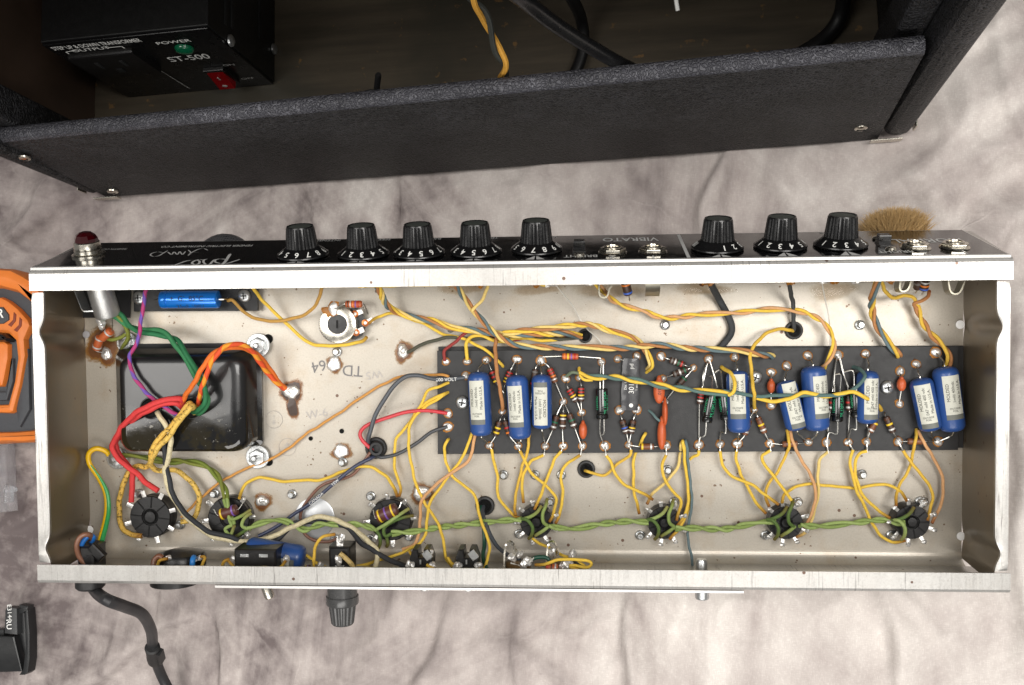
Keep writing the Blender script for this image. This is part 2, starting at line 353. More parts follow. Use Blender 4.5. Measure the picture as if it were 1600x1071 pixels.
vo = k.n('ShaderNodeTexVoronoi', feature='DISTANCE_TO_EDGE', i_Scale=13.); dv = k.n('ShaderNodeVectorMath', operation='ADD')
nz = k.n('ShaderNodeTexNoise', i_Scale=9., i_Detail=3.); k.l(v, nz.inputs['Vector']); sc = k.n('ShaderNodeVectorMath', operation='SCALE'); sc.inputs['Scale'].default_value = .12
k.l(nz.outputs['Color'], sc.inputs[0]); k.l(v, dv.inputs[0]); k.l(sc.outputs[0], dv.inputs[1]); k.l(dv.outputs[0], vo.inputs['Vector'])
ln = k.math('MULTIPLY', k.ramp(vo.outputs['Distance'], .0, .022, (1, 1, 1, 1), (0, 0, 0, 1)), k.ramp(k.noise(v, 11), .42, .68))
col = k.mix(k.math('MULTIPLY', ln, .14), col, S(224, 216, 210))
wv = k.n('ShaderNodeTexNoise', i_Scale=1., i_Detail=2.); k.l(k.obj(1500, 260, 1), wv.inputs['Vector'])
wv2 = k.n('ShaderNodeTexNoise', i_Scale=1., i_Detail=2.); k.l(k.obj(260, 1500, 1), wv2.inputs['Vector'])
th = k.math('ADD', wv.outputs['Fac'], wv2.outputs['Fac']); col = k.mix(k.math('MULTIPLY', k.ramp(th, .8, 1.2), .16), col, S(120, 108, 104))
k.l(col, k.b.inputs['Base Color']); k.bump(k.math('ADD', k.math('MULTIPLY', th, .35), k.math('MULTIPLY', ln, .8)), .5, .0008)
cl_ = MB().add(vv, ff).build('backdrop_cloth', k.m, recalc=False, sharp=180); cl_['kind'] = 'structure'; cl_['label'] = 'mottled grey muslin cloth spread under everything'
# ------------------------------------------------------------------ the amplifier chassis
CHM = Matrix.Identity(4)
for i in range(3):
    for j in range(3): CHM[i][j] = CHR[i][j]
    CHM[i][3] = CHT[i]
A = empty('amp_chassis', 'open metal guitar amplifier chassis full of coloured wires, black knobs along its far edge', 'amplifier chassis'); A.matrix_world = CHM
X0, X1 = -.3082, .3068          # floor ends
R0, R1 = -.3012, .3013          # rim ends (end walls lean out)
T = .0012
mb = MB()                        # floor + rear wall + sloped front wall + lips, one folded sheet
prof = [(FB, D_), (.0014, D_), (.0004, D_ - .0004), (0, D_ - .0014), (0, .008)] + [(.008 - .008 * math.cos(t), .008 - .008 * math.sin(t)) for t in np.linspace(.12, PI / 2, 12)]
prof += [(W_ + SL - .004, 0), (W_ + SL, .002), (W_ + .0006, D_ - .002), (W_ - .0008, D_ - .0004), (W_ - .002, D_), (W_ - FF, D_)]
xs = np.concatenate([[-.31], np.linspace(X0, X1, 60), [.31]])
def sheet(seg, xa, xb, n, mat, name):
    p = prof[seg]; q = MB(); xs = np.linspace(xa, xb, n); v = [(x, y, z) for x in xs for y, z in p]; l = len(p)
    f = [(i * l + j, i * l + j + 1, (i + 1) * l + j + 1, (i + 1) * l + j) for i in range(n - 1) for j in range(l - 1)]
    q.add(v, f); o = q.build(name, mat, A, recalc=False, smooth=False); s = o.modifiers.new('thickness', 'SOLIDIFY'); s.thickness = T; s.offset = SGN; return o
SGN = 1.0
sheet(slice(4, 19), X0, X1, 40, m_floor, 'floor_pan')
sheet(slice(0, 5), -.31, .3105, 40, m_lip, 'rear_lip')
sheet(slice(18, 23), -.31, .3105, 40, m_lip, 'front_lip')
def end_wall(side):
    rim, fl, out = (R0, X0, -.31) if side < 0 else (R1, X1, .31)
    bl = [(P(65, 520, D_ * 1000)[1], P(135, 523, 0)[1]), (P(70, 857, D_ * 1000)[1], P(140, 829, 0)[1])] if side < 0 else [(P(1563, 511, D_ * 1000)[1], P(1500, 508, 0)[1]), (P(1562, 866, D_ * 1000)[1], P(1502, 838, 0)[1])]
    def off(y, t):
        s = 0
        for yr, yf in bl:
            yc = yf + (yr - yf) * t; s += math.exp(-((y - yc) / .0066) ** 2 * 1.2) * (.0040 - .0006 * t)
        return s
    q = MB(); ya, yb = .0035, .2170; ny_, nz_ = 240, 14; v = []
    for i in range(ny_):
        for j in range(nz_):
            t = j / (nz_ - 1); y = ya + (yb - SL * t * .9 - ya) * i / (ny_ - 1); x = fl + (rim - fl) * t + side * off(y, t) * (.25 + .75 * min(1, t * 3)); v.append((x, y, D_ * t))
    f = [(i * nz_ + j, i * nz_ + j + 1, (i + 1) * nz_ + j + 1, (i + 1) * nz_ + j) for i in range(ny_ - 1) for j in range(nz_ - 1)]
    q.add(v, f); w_ = q.build('end_wall', m_wall, A, recalc=False, sharp=80)
    q = MB(); v = []; y0, y1 = FB + .001, W_ - FF - .0012; n = 220
    for i in range(n):
        y = y0 + (y1 - y0) * i / (n - 1); e = rim + side * off(y, 1.0); rise = .0004 * math.sin(i * .11) * math.sin(i * .037)
        c = min(1, min(i, n - 1 - i) / 6) * .0012
        for x, z in ((e, D_ - .0016), (e + side * .0003, D_ - .0004), (e + side * .0012, D_ - .0001 + rise * .3), (out - side * .0006, D_ - .0001 - .0012 + c), (out, D_ - .0008 - .0012 + c), (out, D_ - .010)): v.append((x, y, z))
    f = [(i * 6 + j, i * 6 + j + 1, (i + 1) * 6 + j + 1, (i + 1) * 6 + j) for i in range(n - 1) for j in range(5)]
    q.add(v, f).build('end_flange', m_lip, A, recalc=False, sharp=40)
end_wall(-1); end_wall(1)
mb = MB()                        # discs in place of corner relief holes, painted white for light showing through
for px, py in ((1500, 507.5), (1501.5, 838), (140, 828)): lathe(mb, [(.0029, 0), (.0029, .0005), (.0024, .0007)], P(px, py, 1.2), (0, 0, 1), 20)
mb.build('lit_hole_disc', M('lit_hole_white', (250, 248, 244), .4), A)
lathe(MB(), [(.0026, 0), (.0026, .0005), (.0022, .0007)], P(135, 523, 1.0)).build('lit_hole_disc', M('dim_hole_grey', (150, 148, 150), .4), A)  # fourth corner hole, also a disc, its dimmer light painted grey
# chrome faced control panel
q = MB(); hull(q, [panel(u, v_, .0002) for u, v_ in ((-.3098, .0005), (.3098, .0005), (.3060, LS + .001), (-.3060, LS + .001))], [panel(u, v_, .0022) for u, v_ in ((-.3096, .0007), (.3096, .0007), (.3058, LS + .0008), (-.3058, LS + .0008))])
cp = q.build('control_panel', m_chrome, A, smooth=False)
q = MB(); hull(q, [panel(u, v_, .0021) for u, v_ in ((-.3080, .0028), (.3080, .0028), (.3048, LS - .0006), (-.3048, LS - .0006))], [panel(u, v_, .0024) for u, v_ in ((-.3080, .0028), (.3080, .0028), (.3048, LS - .0006), (-.3048, LS - .0006))])
q.build('panel_face', m_blackgloss, cp, smooth=False)
HP = .00255
def ptext(q, s, px, py, size, **kw):
    kw.setdefault('offset', .012); u, v_ = PP(px, py, 2.5); return text(q, s, lambda a, b: panel(u - a, v_ - b, HP), size, **kw)
def ptext_uv(q, s, u, v_, size, **kw): return text(q, s, lambda a, b: panel(u - a, v_ - b, HP), size, **kw)
q = MB()
ptext(q, 'VIBRATO', 985, 374.5, .0138, sx=.66); ptext(q, 'NORMAL', 1448, 376.5, .0150, sx=.72)
ptext(q, '2', 957, 402.5, .0115, sx=.85); ptext(q, '1', 1021, 402.5, .0115, sx=.85); ptext(q, '2', 1447, 396.5, .0115, sx=.85); ptext(q, '1', 1508, 394.5, .0115, sx=.85)
ptext(q, 'BRIGHT', 907, 400.5, .0082, sx=.76); ptext(q, 'BRIGHT', 1399, 393.5, .0082, sx=.76)
ptext(q, 'FENDER ELECTRIC INSTRUMENT CO.', 322, 385, .0064, sx=.62); ptext(q, 'FULLERTON, CALIF.', 178, 389.5, .0050, sx=.42)
KN = [(473.5, 400, 6.0), (568, 399, 2.7), (655, 397.5, 4.5), (744, 395.5, 5.0), (838.5, 391.5, 7.2), (1120.5, 389, .65), (1219, 386, 3.4), (1313, 384, 3.0)]
for (px, py, val), s in zip(KN, ('INTENSITY', 'SPEED', 'BASS', 'TREBLE', 'VOLUME', 'BASS', 'TREBLE', 'VOLUME')):
    u, v_ = PP(px, py, 2.5); ptext_uv(q, s, u + .004, LS - .0040, 0.0064, sx=.72)
    for sgn in (-1, 1):         # white pointer flare under each knob
        q.add([panel(u + sgn * .0003, v_ - .0145, HP), panel(u + sgn * .0062, .0034, HP), panel(u + sgn * .0007, .0034, HP)], [(0, 1, 2)])
for dx in (0,):
    ua, va = PP(1064, 376, 2.5); ub, vb = PP(1076, 407, 2.5); q.add([panel(ua - .0011, LS - .002, HP), panel(ua + .0011, LS - .002, HP), panel(ua + .0013, .003, HP), panel(ua - .0009, .003, HP)], [(0, 1, 2, 3)])
q.build('lettering', m_greyprint, cp, smooth=False)
def ribbon(q, pts, wd):          # brush script stroke on the panel
    p = np.array([PP(x, y, 2.5) + (0,) for x, y in pts]); c = spline(p, .0006); t = np.gradient(c, axis=0); t /= np.linalg.norm(t, axis=1)[:, None] + 1e-9; n = len(c); v = []
    for i in range(n):
        s = wd * (.45 + .55 * abs(t[i, 1])) * min(1, .35 + min(i, n - 1 - i) / 5); nn = (-t[i, 1], t[i, 0]); nn = (.8, .35) if abs(nn[0]) < .3 else nn
        v += [panel(c[i, 0] + nn[0] * s, c[i, 1] + nn[1] * s, HP), panel(c[i, 0] - nn[0] * s, c[i, 1] - nn[1] * s, HP)]
    q.add(v, [(2 * i, 2 * i + 1, 2 * i + 3, 2 * i + 2) for i in range(n - 1)])
q = MB()                         # the script logo, upside down from this side
ribbon(q, [(360, 397), (356, 403), (352, 409), (347, 414)], 0.00101)
ribbon(q, [(375, 405.5), (366, 408.5), (356, 411.5), (345, 412), (337, 410), (336, 407), (342, 405), (352, 405.5), (356, 407)], 0.00078)
ribbon(q, [(335, 406), (331, 410), (328, 413), (322, 413.5), (318, 410), (319, 406.5), (324, 405)], 0.00078)
ribbon(q, [(318, 406.5), (311, 406), (304, 408), (300, 411.5), (305, 413.8), (311, 412), (311, 408), (303, 407), (292, 408), (283, 411), (272, 415)], 0.00078)
ribbon(q, [(325, 391.5), (319, 389), (311, 389.5), (303, 393), (296, 397.5), (294, 400)], .00045)
ribbon(q, [(294, 391), (298, 395), (294, 400)], .00045); ribbon(q, [(311, 394.5), (302, 394.5), (293, 395)], .00045)
ribbon(q, [(290, 393), (285, 398), (281, 393.5), (277, 398), (272, 394), (268, 398), (262, 394)], .00045)
ribbon(q, [(262, 392), (255, 396), (248, 400), (240, 401), (235, 399), (238, 396), (246, 394), (256, 395)], .00045)
q.build('script_logo', m_greyprint, cp, smooth=False)
def pframe(px, py, h=2.5):
    u, v_ = PP(px, py, h); return frame(panel(u, v_, .0024), PU, PE, PN)
# knobs
def knob_meshes():
    q = MB(); kk = 72
    lathe(q, [(.0168, .0006), (.0170, .0012), (.0168, .0019), (.0160, .0023), (.0122, .0052), (.0112, .0060), (.0106, .0063)], k=48)
    lathe(q, [(.0106, .0058), (.0104, .0080), (.0092, .0186), (.0088, .0197)], k=kk, fx=lambda r, j: r * (1.0 if j % 3 else .93) if r > .0089 else r)
    lathe(q, [(.0089, .0194), (.0086, .0202), (.0078, .0202), (.0074, .0196)], k=36)
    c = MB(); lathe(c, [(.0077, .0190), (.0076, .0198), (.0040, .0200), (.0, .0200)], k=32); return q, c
kb, kc = knob_meshes(); k0 = None
def knob_numerals(val):
    q = MB()
    sl_n = np.array([(.0052 - .0023), (.0160 - .0122)]); sl_n = sl_n / np.linalg.norm(sl_n)
    for n in range(1, 11):
        phi = -(n - val) * math.radians(29.5); up = np.array([-math.sin(phi), -math.cos(phi), 0]); rt = np.array([-math.cos(phi), math.sin(phi), 0])
        c = up * .0142 + np.array([0, 0, .0023 + (.0160 - .0142) / .0038 * .0029 + .00016]); ul = up * sl_n[1] - np.array([0, 0, 1]) * sl_n[0]
        text(q, str(n), flat(c, rt, ul), .0058, offset=.012)
    return q
for i, (px, py, val) in enumerate(KN):
    mx = pframe(px, py)
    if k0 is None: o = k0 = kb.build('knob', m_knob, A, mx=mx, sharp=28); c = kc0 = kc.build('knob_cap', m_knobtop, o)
    else: o = link('knob', k0.data, A, mx=mx); c = link('knob_cap', kc0.data, o)
    knob_numerals(val).build('numerals', m_white, o, smooth=False)
# jacks
def hexprof(r, k=6): return [(r * math.cos(2 * PI * i / k), r * math.sin(2 * PI * i / k)) for i in range(k)]
def jack(px, py):
    mx = pframe(px, py, 4); q = MB(); E3 = np.eye(3)
    lathe(q, [(.0090, 0), (.0092, .0004), (.0086, .0010), (.0080, .0012)], k=32); prism(q, hexprof(.0085), (0, 0, .001), E3[0], E3[1], E3[2], .0022, .0006)
    lathe(q, [(.0055, .0030), (.0055, .0040), (.0050, .0043), (.0041, .0043), (.0038, .0036), (.0038, .0012)], k=28)
    o = q.build('input_jack', m_nickel, A, mx=mx, sharp=30); h = MB(); lathe(h, [(.0037, .0022), (0, .0022)], k=20); h.build('jack_hole', m_dark, o)
for p in ((957, 391), (1020, 390), (1431, 384), (1492, 383)): jack(*p)
def slide_switch(px, py):
    mx = pframe(px, py); q = MB(); E3 = np.eye(3); box(q, (0, -.001, .0004), (.0085, .013, .0012), bev=.0003); o = q.build('slide_switch', m_bake, A, mx=mx, smooth=False)
    q = MB(); box(q, (0, .0012, .0035), (.0075, .0065, .0060), bev=.0007); q.build('slider', m_knob, o, smooth=False)
    for s in (-1, 1):
        q = MB(); lathe(q, [(.0032, 0), (.0034, .0006), (.0028, .0017), (.0012, .0021), (0, .0021)], (0, s * .0145, 0), k=20); q.build('screw', m_nickel, o)
slide_switch(905, 391); slide_switch(1381, 382)
# pilot lamp
mx = pframe(139, 399); q = MB()
lathe(q, [(.0108, 0), (.0109, .0012), (.0098, .0018), (.0090, .0020), (.0090, .0042), (.0086, .0045), (.0088, .0055), (.0084, .0092), (.0078, .0098)], k=60, fx=lambda r, j: r * (1.012 if j % 2 and .0088 < r < .0092 else 1))
o = q.build('pilot_lamp', m_nickel, A, mx=mx); k = N('red_glass_jewel'); k.set(.1, 0, .6, .6); k.b.inputs['Base Color'].default_value = S(48, 4, 8)
q = MB(); lathe(q, [(.0080, .0090), (.0076, .0118), (.0064, .0142), (.0040, .0160), (.0016, .0166), (0, .0166)], k=10); q.build('lamp_jewel', k.m, o, smooth=False)
# ------------------------------------------------------------------ inside the chassis: board, parts, sockets
Z3 = np.eye(3); BZ = 8.0                                     # board face height (mm)
BPOLY = [P(684, 710, BZ), P(1497, 703.5, BZ), P(1497, 541, BZ), P(683, 548.5, BZ)]
q = MB(); prism(q, [(p[0], p[1]) for p in BPOLY], (0, 0, .0055), *Z3, .0025, .0002); board = q.build('circuit_board', m_fibre, A, smooth=False, label='black fibre board carrying capacitors and resistors')
q = MB(); b2 = [P(688, 706, 5), P(1505, 700, 5), P(1505, 540.5, 5), P(685, 542, 5)]; prism(q, [(p[0], p[1]) for p in b2], (0, 0, .0028), *Z3, .0026, .0002); q.build('insulator_board', m_fibre, A, smooth=False)
q = MB(); p4 = [P(209, 487, 7), P(402.5, 486, 7), P(402.5, 447, 7), P(208, 447, 7)]; prism(q, [(p[0], p[1]) for p in p4], (0, 0, .0045), *Z3, .0025, .0003); q.build('bias_board', m_fibre, A, smooth=False, label='small black board under the bright blue capacitor')
q = MB(); p4 = [P(97.5, 497, 3), P(203, 497, 3), P(205, 440, 3), P(140, 440, 3), P(97.5, 474, 3)]; prism(q, [(max(p[0], X0 - .011), p[1]) for p in p4], (0, 0, .002), *Z3, .0012); q.build('insulating_paper', m_fibre, A, smooth=False)
# solder joints on the eyelets (shared meshes)
def joint_mesh(seed):
    q = MB(); lathe(q, [(.0033, 0), (.0034, .0002), (.0031, .0005), (.0026, .0004)], k=20, mi=1)
    blobpatch(q, (0, 0, .0001), .0031, .0004, mi=2, rag=.3, seed=seed)
    ellipsoid(q, (0, 0, .0004), (.0028, .0027, .0017), k=16, m_=9, noise=.09); return q
JM = []
EYE = [(697, 565), (730, 565), (760, 563), (808, 562), (845, 564), (940, 566), (965, 561), (1033, 557), (1083, 575), (1107, 561), (1148, 558), (1229, 572), (1205, 582), (1262, 556), (1309, 555), (1352, 553), (1406, 580), (1431, 569), (1462, 551), (884, 592), (905, 590), (1035, 592), (728, 587), (700, 646), (700, 667), (880, 628), (909, 645), (968, 641), (995, 640), (1205, 632), (1405, 631), (785, 643), (1178, 640),
       (765, 696), (810, 697), (852, 697), (880, 697), (910, 697), (945, 697), (982, 695), (1041, 696), (1092, 695), (1125, 694), (1152, 693), (1203, 693), (1263, 691), (1291, 691), (1325, 691), (1354, 690), (1403, 690), (1465, 690), (995, 557)]
for i, (px, py) in enumerate(EYE):
    a = random.uniform(0, 6.28); s = random.uniform(.8, 1.12); mx = Matrix.Translation(P(px, py, BZ)) @ Matrix.Rotation(a, 4, 'Z') @ Matrix.Diagonal((s, s * random.uniform(.85, 1.1), random.uniform(.8, 1.5), 1))
    if len(JM) < 4:
        o = joint_mesh(i).build('solder_joint', [m_solder, m_flux, m_burntflux if i % 2 else m_flux], board, mx=mx); JM.append(o.data)
    else: link('solder_joint', JM[i % 4], board, mx=mx)
# phillips screws
def screw_mesh():
    q = MB(); lathe(q, [(.0047, 0), (.0048, .0005), (.0044, .0014), (.0033, .0022), (.0015, .0026), (0, .0027)], k=24)
    for a in (0.4, 0.4 + PI / 2): box(q, (0, 0, .0023), (.0046, .0009, .0009), (math.cos(a), math.sin(a), 0), (-math.sin(a), math.cos(a), 0), mi=1)
    return q
sm = None
for px, py, z in ((722.5, 629, 8), (1180, 590, 8), (1386, 605.5, 8), (218, 466, 7), (382, 463, 7)):
    mx = Matrix.Translation(P(px, py, z)) @ Matrix.Rotation(random.uniform(0, 3), 4, 'Z')
    if sm is None: o = screw_mesh().build('screw', [m_zinc, m_dark], A, mx=mx); sm = o.data
    else: link('screw', sm, A, mx=mx)
def lead(q, pts, r=.00042, mi=0): return tube(q, spline([P(*p) for p in pts], .0015), r, 5, mi)
def resistor(p1, b1, b2, p2, bands, body='d', r=.0021, z=(9.5, 11.5), name='resistor', label=None):
    a, b = P(*b1, z[1]) if len(b1) == 2 else P(*b1), P(*b2, z[1]) if len(b2) == 2 else P(*b2); L = np.linalg.norm(b - a); d = (b - a) / L; q = MB()
    lathe(q, [(0, 0), (r * .72, .0001), (r * .95, .0005), (r, .0009), (r, L - .0009), (r * .95, L - .0005), (r * .72, L - .0001), (0, L)], a, d, k=18); o = q.build(name, m_rbody(body), A, label=label)
    q = MB(); tube(q, spline([P(*p1, z[0]) if len(p1) == 2 else P(*p1), a - d * .0012, a + d * .001], .001), .00042, 6)
    tube(q, spline([b - d * .001, b + d * .0012, P(*p2, z[0]) if len(p2) == 2 else P(*p2)], .001), .00042, 6); q.build('lead', m_lead, o)
    n = len(bands); bw = min(.0013, L * .62 / max(1, n) * .62)
    for i, c in enumerate(bands):
        t = L * (.16 + .62 * i / max(1, n - 1)) if n > 1 else L * .3
        q = MB(); lathe(q, [(r * 1.0, t - bw / 2), (r * 1.06, t - bw / 2 + .0001), (r * 1.06, t + bw / 2 - .0001), (r * 1.0, t + bw / 2)], a, d, k=18); q.build('band', m_band(c), o)
    return o
RES = [((762, 564), (768, 579), (777, 600), (787, 614), 'rry', 'd'), ((806, 563), (798, 579), (789, 602), (787, 612), 'rryy', 'd'), ((843, 565), (837, 577), (832, 606), (829, 640), 'er', 'd'),
       ((847, 565), (858, 575), (868, 598), (880, 626), 'rrow', 'n'), ((848, 558), (878, 557), (904, 557.5), (939, 560), 'oyvr', 'o'),
       ((884, 593), (888, 607), (901, 628), (907, 643), 'rryw', 'd'), ((905, 591), (908, 604), (908, 628), (909, 643), 'rryw', 'd'),
       ((879, 630), (870, 649), (863, 672), (853, 695), 'dgw'.replace('d', 'n'), 'd'), ((880, 630), (880, 645), (879, 671), (880, 695), 'ywnw', 'd'), ((882, 630), (889, 646), (898, 669), (907, 693), 'ngw', 'd'),
       ((785, 648), (781, 658), (774, 681), (766, 694), 'nyy', 'd'), ((786, 648), (789, 657), (797, 681), (807, 694), 'nro', 'd'),
       ((1035, 558), (1046, 562), (1070, 571), (1081, 574), 'ewgr', 'd'), ((1037, 591), (1051, 586), (1075, 577), (1082, 575), 'ewg', 'd'), ((1083, 577), (1071, 590), (1059, 603), (1040, 626), 'gk', 'd'),
       ((968, 643), (972, 656), (979, 678), (982, 693), 'nkbw', 'd'), ((995, 643), (990, 656), (986, 678), (983, 693), 'nkyw', 'd'), ((985, 696), (1000, 698), (1022, 698), (1039, 697), 'yw', 'n'),
       ((1106, 563), (1097, 607), (1093, 632), (1092, 693), 'krrw', 'd'), ((1178, 642), (1171, 656), (1163, 680), (1153, 692), 'nyw', 'n'), ((1180, 642), (1184, 652), (1195, 677), (1202, 691), 'nyw', 'n'),
       ((1206, 693), (1222, 694.5), (1246, 693.5), (1261, 692), 'n', 'n'), ((1307, 558), (1300, 618), (1297, 642), (1292, 689), 'krw', 'd'), ((1312, 558), (1326, 617), (1327, 642), (1325, 689), 'krw', 'd'),
       ((1373, 642), (1368, 659), (1359, 676), (1355, 689), 'yw', 'n'), ((1383, 644), (1384, 651), (1396, 676), (1403, 688), 'nyw', 'd'), ((1406, 690), (1418, 690), (1444, 690), (1462, 690), 'n', 'n')]
for r_ in RES: resistor(*r_[:4], r_[4], r_[5])
# blue moulded capacitors
def moulded(a, b, wd, l1, l2, lab, rows, flip=False, band='b', z=16.0, lspan=(.16, .80), r=None, label=None):
    A_, B_ = P(*a, z), P(*b, z); L = np.linalg.norm(B_ - A_); d = (B_ - A_) / L; r = r or wd / 2 * .00046; q = MB(); e = .0042
    pr = [(0, -.0006), (.0010, -.0004), (r * .55, .0001), (r * .80, e * .22), (r * .94, e * .6), (r, e)]; pr2 = [(rr, L - h) for rr, h in reversed(pr)]
    lathe(q, pr + [(r, L * .5)] + pr2, A_, d, k=36); o = q.build('film_capacitor', m_blue, A, sharp=60, label=label)
    x = np.cross((0, 0, 1), d); x /= np.linalg.norm(x); z_ = np.cross(d, x); x = -x if x[0] < 0 else x          # x across (towards picture right)
    def surf(t, s, h=.00015): an = lab + s / r; return A_ + d * t + (r + h) * (math.cos(an) * z_ + math.sin(an) * x)   # s across in metres
    def patch(t0, t1, hw, mi_, h):
        q = MB(); n = 10; v = [surf(t, s, h) for t in np.linspace(t0, t1, 4) for s in np.linspace(-hw, hw, n)]
        q.add(v, [(i * n + j, i * n + j + 1, (i + 1) * n + j + 1, (i + 1) * n + j) for i in range(3) for j in range(n - 1)]); return q
    hw = r * .72; t0, t1 = L * lspan[0], L * lspan[1]; bl = .0034
    if band == 'b': patch(t1, t1 + bl, hw, 0, .00014).build('label_band', m_labelgrey, o, recalc=False)
    else: patch(t0 - bl, t0, hw, 0, .00014).build('label_band', m_labelgrey, o, recalc=False)
    patch(t0, t1, hw, 0, .00014).build('paper_label', m_label, o, recalc=False)
    q = MB(); sg = -1 if not flip else 1                     # reading up (-1) or down (+1) the picture; d points down
    tc = (t0 + t1) / 2 - L * .04 * (1 if not flip else -1); 
    for i, s in enumerate(rows):
        off = (-1 + i) * hw * .58 * (1 if not flip else -1)
        text(q, s, lambda a_, b_, off=off: surf(tc + sg * a_, off - (b_ if not flip else -b_), .00026), .0026 if i else .0028, sx=1.05)
    tf = t1 - .0032 if not flip else t0 + .0032; ud = 1 if not flip else -1
    text(q, 'OUTSIDE\nFOIL', lambda a_, b_: surf(tf - ud * b_, ud * a_, .00026), .0017)
    q.build('print', m_ink, o, smooth=False)
    q = MB()
    for end, ls, dd in ((A_, l1, -d), (B_, l2, d)):
        if ls: tube(q, spline([end - dd * .001, end + dd * .0015] + [P(*p) for p in ls], .0012), .0005, 6)
    q.build('lead', m_lead, o); return o
T4 = ('MOLDED', '.1mfd 400vdc', 'Made in U.S.A.'); T47 = ('MOLDED', '.047 mfd 400 vdc', 'Made in U.S.A.'); T2 = ('MOLDED', '.1mfd 200vdc', 'Made in U.S.A.')
moulded((747.5, 582), (752.5, 681), 33, [(751, 572, 14), (760, 564, 10)], [(757, 688, 13), (764, 695, 10)], -.22, T4, lspan=(.12, .73), label='blue moulded capacitor nearest the left end of the board')
moulded((807, 587), (813.5, 686), 33, [(808, 576, 14), (808, 564, 10)], [(811, 691, 13), (811, 696, 10)], -.28, T4, lspan=(.15, .72))
moulded((846, 586), (847, 670), 30, [(845, 577, 14), (845, 566, 10)], [(849, 682, 13), (852, 695, 10)], -.12, T2, flip=True, band='t', lspan=(.22, .92), label='blue moulded capacitor whose label has its grey band at the top')
moulded((1152, 580), (1155, 676), 33, [(1151, 570, 14), (1149, 560, 10)], [(1153, 685, 13), (1152, 692, 10)], -.2, T4, lspan=(.04, .68))
moulded((1227, 596), (1245.5, 672), 31, [(1228, 586, 14), (1229, 574, 10)], [(1249, 680, 13), (1261, 690, 10)], .12, T47, lspan=(.02, .84), label='slanted blue moulded capacitor leaning towards its taller neighbour')
moulded((1270.5, 573), (1277, 673), 36, [(1268, 565, 14), (1263, 558, 10)], [(1275, 681, 13), (1265, 690, 10)], .42, T4, lspan=(.14, .72))
moulded((1356, 580), (1355, 662), 31, [(1358, 570, 14), (1353, 555, 10)], [(1357, 676, 13), (1354, 689, 10)], .16, T47, lspan=(.13, .81))
moulded((1438, 592), (1455, 673), 33, [(1435, 582, 14), (1432, 571, 10)], [(1456, 682, 13), (1463, 690, 10)], -.3, T47, lspan=(.09, .83), label='slanted blue moulded capacitor beside the right end of the board')
moulded((1476, 574), (1489, 674), 36, [(1474, 564, 14), (1463, 553, 10)], [(1485, 682, 13), (1467, 690, 10)], .06, T4, lspan=(.12, .72), label='blue moulded capacitor nearest the right end of the board')
# electrolytics
def electro(a, b, wd, leads, z=13.5, label=None):
    A_, B_ = P(*a, z), P(*b, z); L = np.linalg.norm(B_ - A_); d = (B_ - A_) / L; r = wd / 2 * .00046; q = MB()
    lathe(q, [(0, .0002), (r * .8, 0), (r * .96, .0003), (r, .0008), (r, L - .0052), (r * .84, L - .0044), (r * .84, L - .0038), (r, L - .003), (r, L - .0007), (r * .9, L - .0001), (r * .78, L), (0, L - .0003)], A_, d, k=28)
    o = q.build('electrolytic_capacitor', M('black_plastic_sleeve', (17, 18, 18), .2, 0, .3, 300, .05, 900, .5), A, label=label)
    x = np.cross((0, 0, 1), d); x /= np.linalg.norm(x); z_ = np.cross(d, x); x = -x if x[0] < 0 else x
    q = MB()
    for j, (s, an) in enumerate((('25uF-25V', 1.0), ('TE 1207 USA', .48), ('125VDC', -.9))):
        text(q, s, lambda a_, b_: A_ + d * (L * .46 - a_) + (r + .00012) * (math.cos(an - b_ / r) * z_ + math.sin(an - b_ / r) * x), .0023, sx=1.2)
    q.build('print', m_green, o, smooth=False); q = MB()
    for ls in leads: lead(q, ls, .0005)
    q.build('lead', m_lead, o)
electro((940, 607), (941, 655), 18.5, [[(940, 568, 10), (938, 590, 12), (938, 609, 13.5)], [(943, 570, 12), (943, 609, 13.5)], [(938, 652, 13.5), (938, 678, 12), (944, 695, 10)], [(944, 652, 13.5), (944, 676, 13), (940, 680, 12)]])
electro((1113, 612), (1104, 660), 16, [[(1106, 563, 10), (1099, 585, 13), (1099, 604, 13)], [(1108, 588, 13), (1113, 590, 14), (1113, 614, 13.5)], [(1104, 658, 13.5), (1102, 680, 13), (1094, 684, 11), (1092, 694, 10)]])
electro((1129, 610), (1134, 656), 16, [[(1109, 563, 10), (1117, 590, 13), (1121, 606, 13)], [(1117, 582, 13), (1126, 580, 14), (1130, 612, 13.5)], [(1134, 654, 13.5), (1134, 677, 13), (1127, 675, 12), (1125, 692, 10)]])
electro((1309, 612), (1308, 659), 17, [[(1308, 557, 10), (1304, 586, 13), (1304, 612, 13)], [(1304, 586, 13), (1314, 586, 14), (1313, 614, 13.5)], [(1309, 657, 13.5), (1308, 678, 13), (1296, 676, 12), (1292, 690, 10)]])
electro((1335, 602), (1338, 652), 17, [[(1311, 557, 10), (1318, 584, 13), (1326, 606, 13)], [(1318, 582, 13), (1333, 580, 14), (1335, 604, 13.5)], [(1338, 650, 13.5), (1338, 671, 13), (1330, 670, 12), (1325, 690, 10)]])
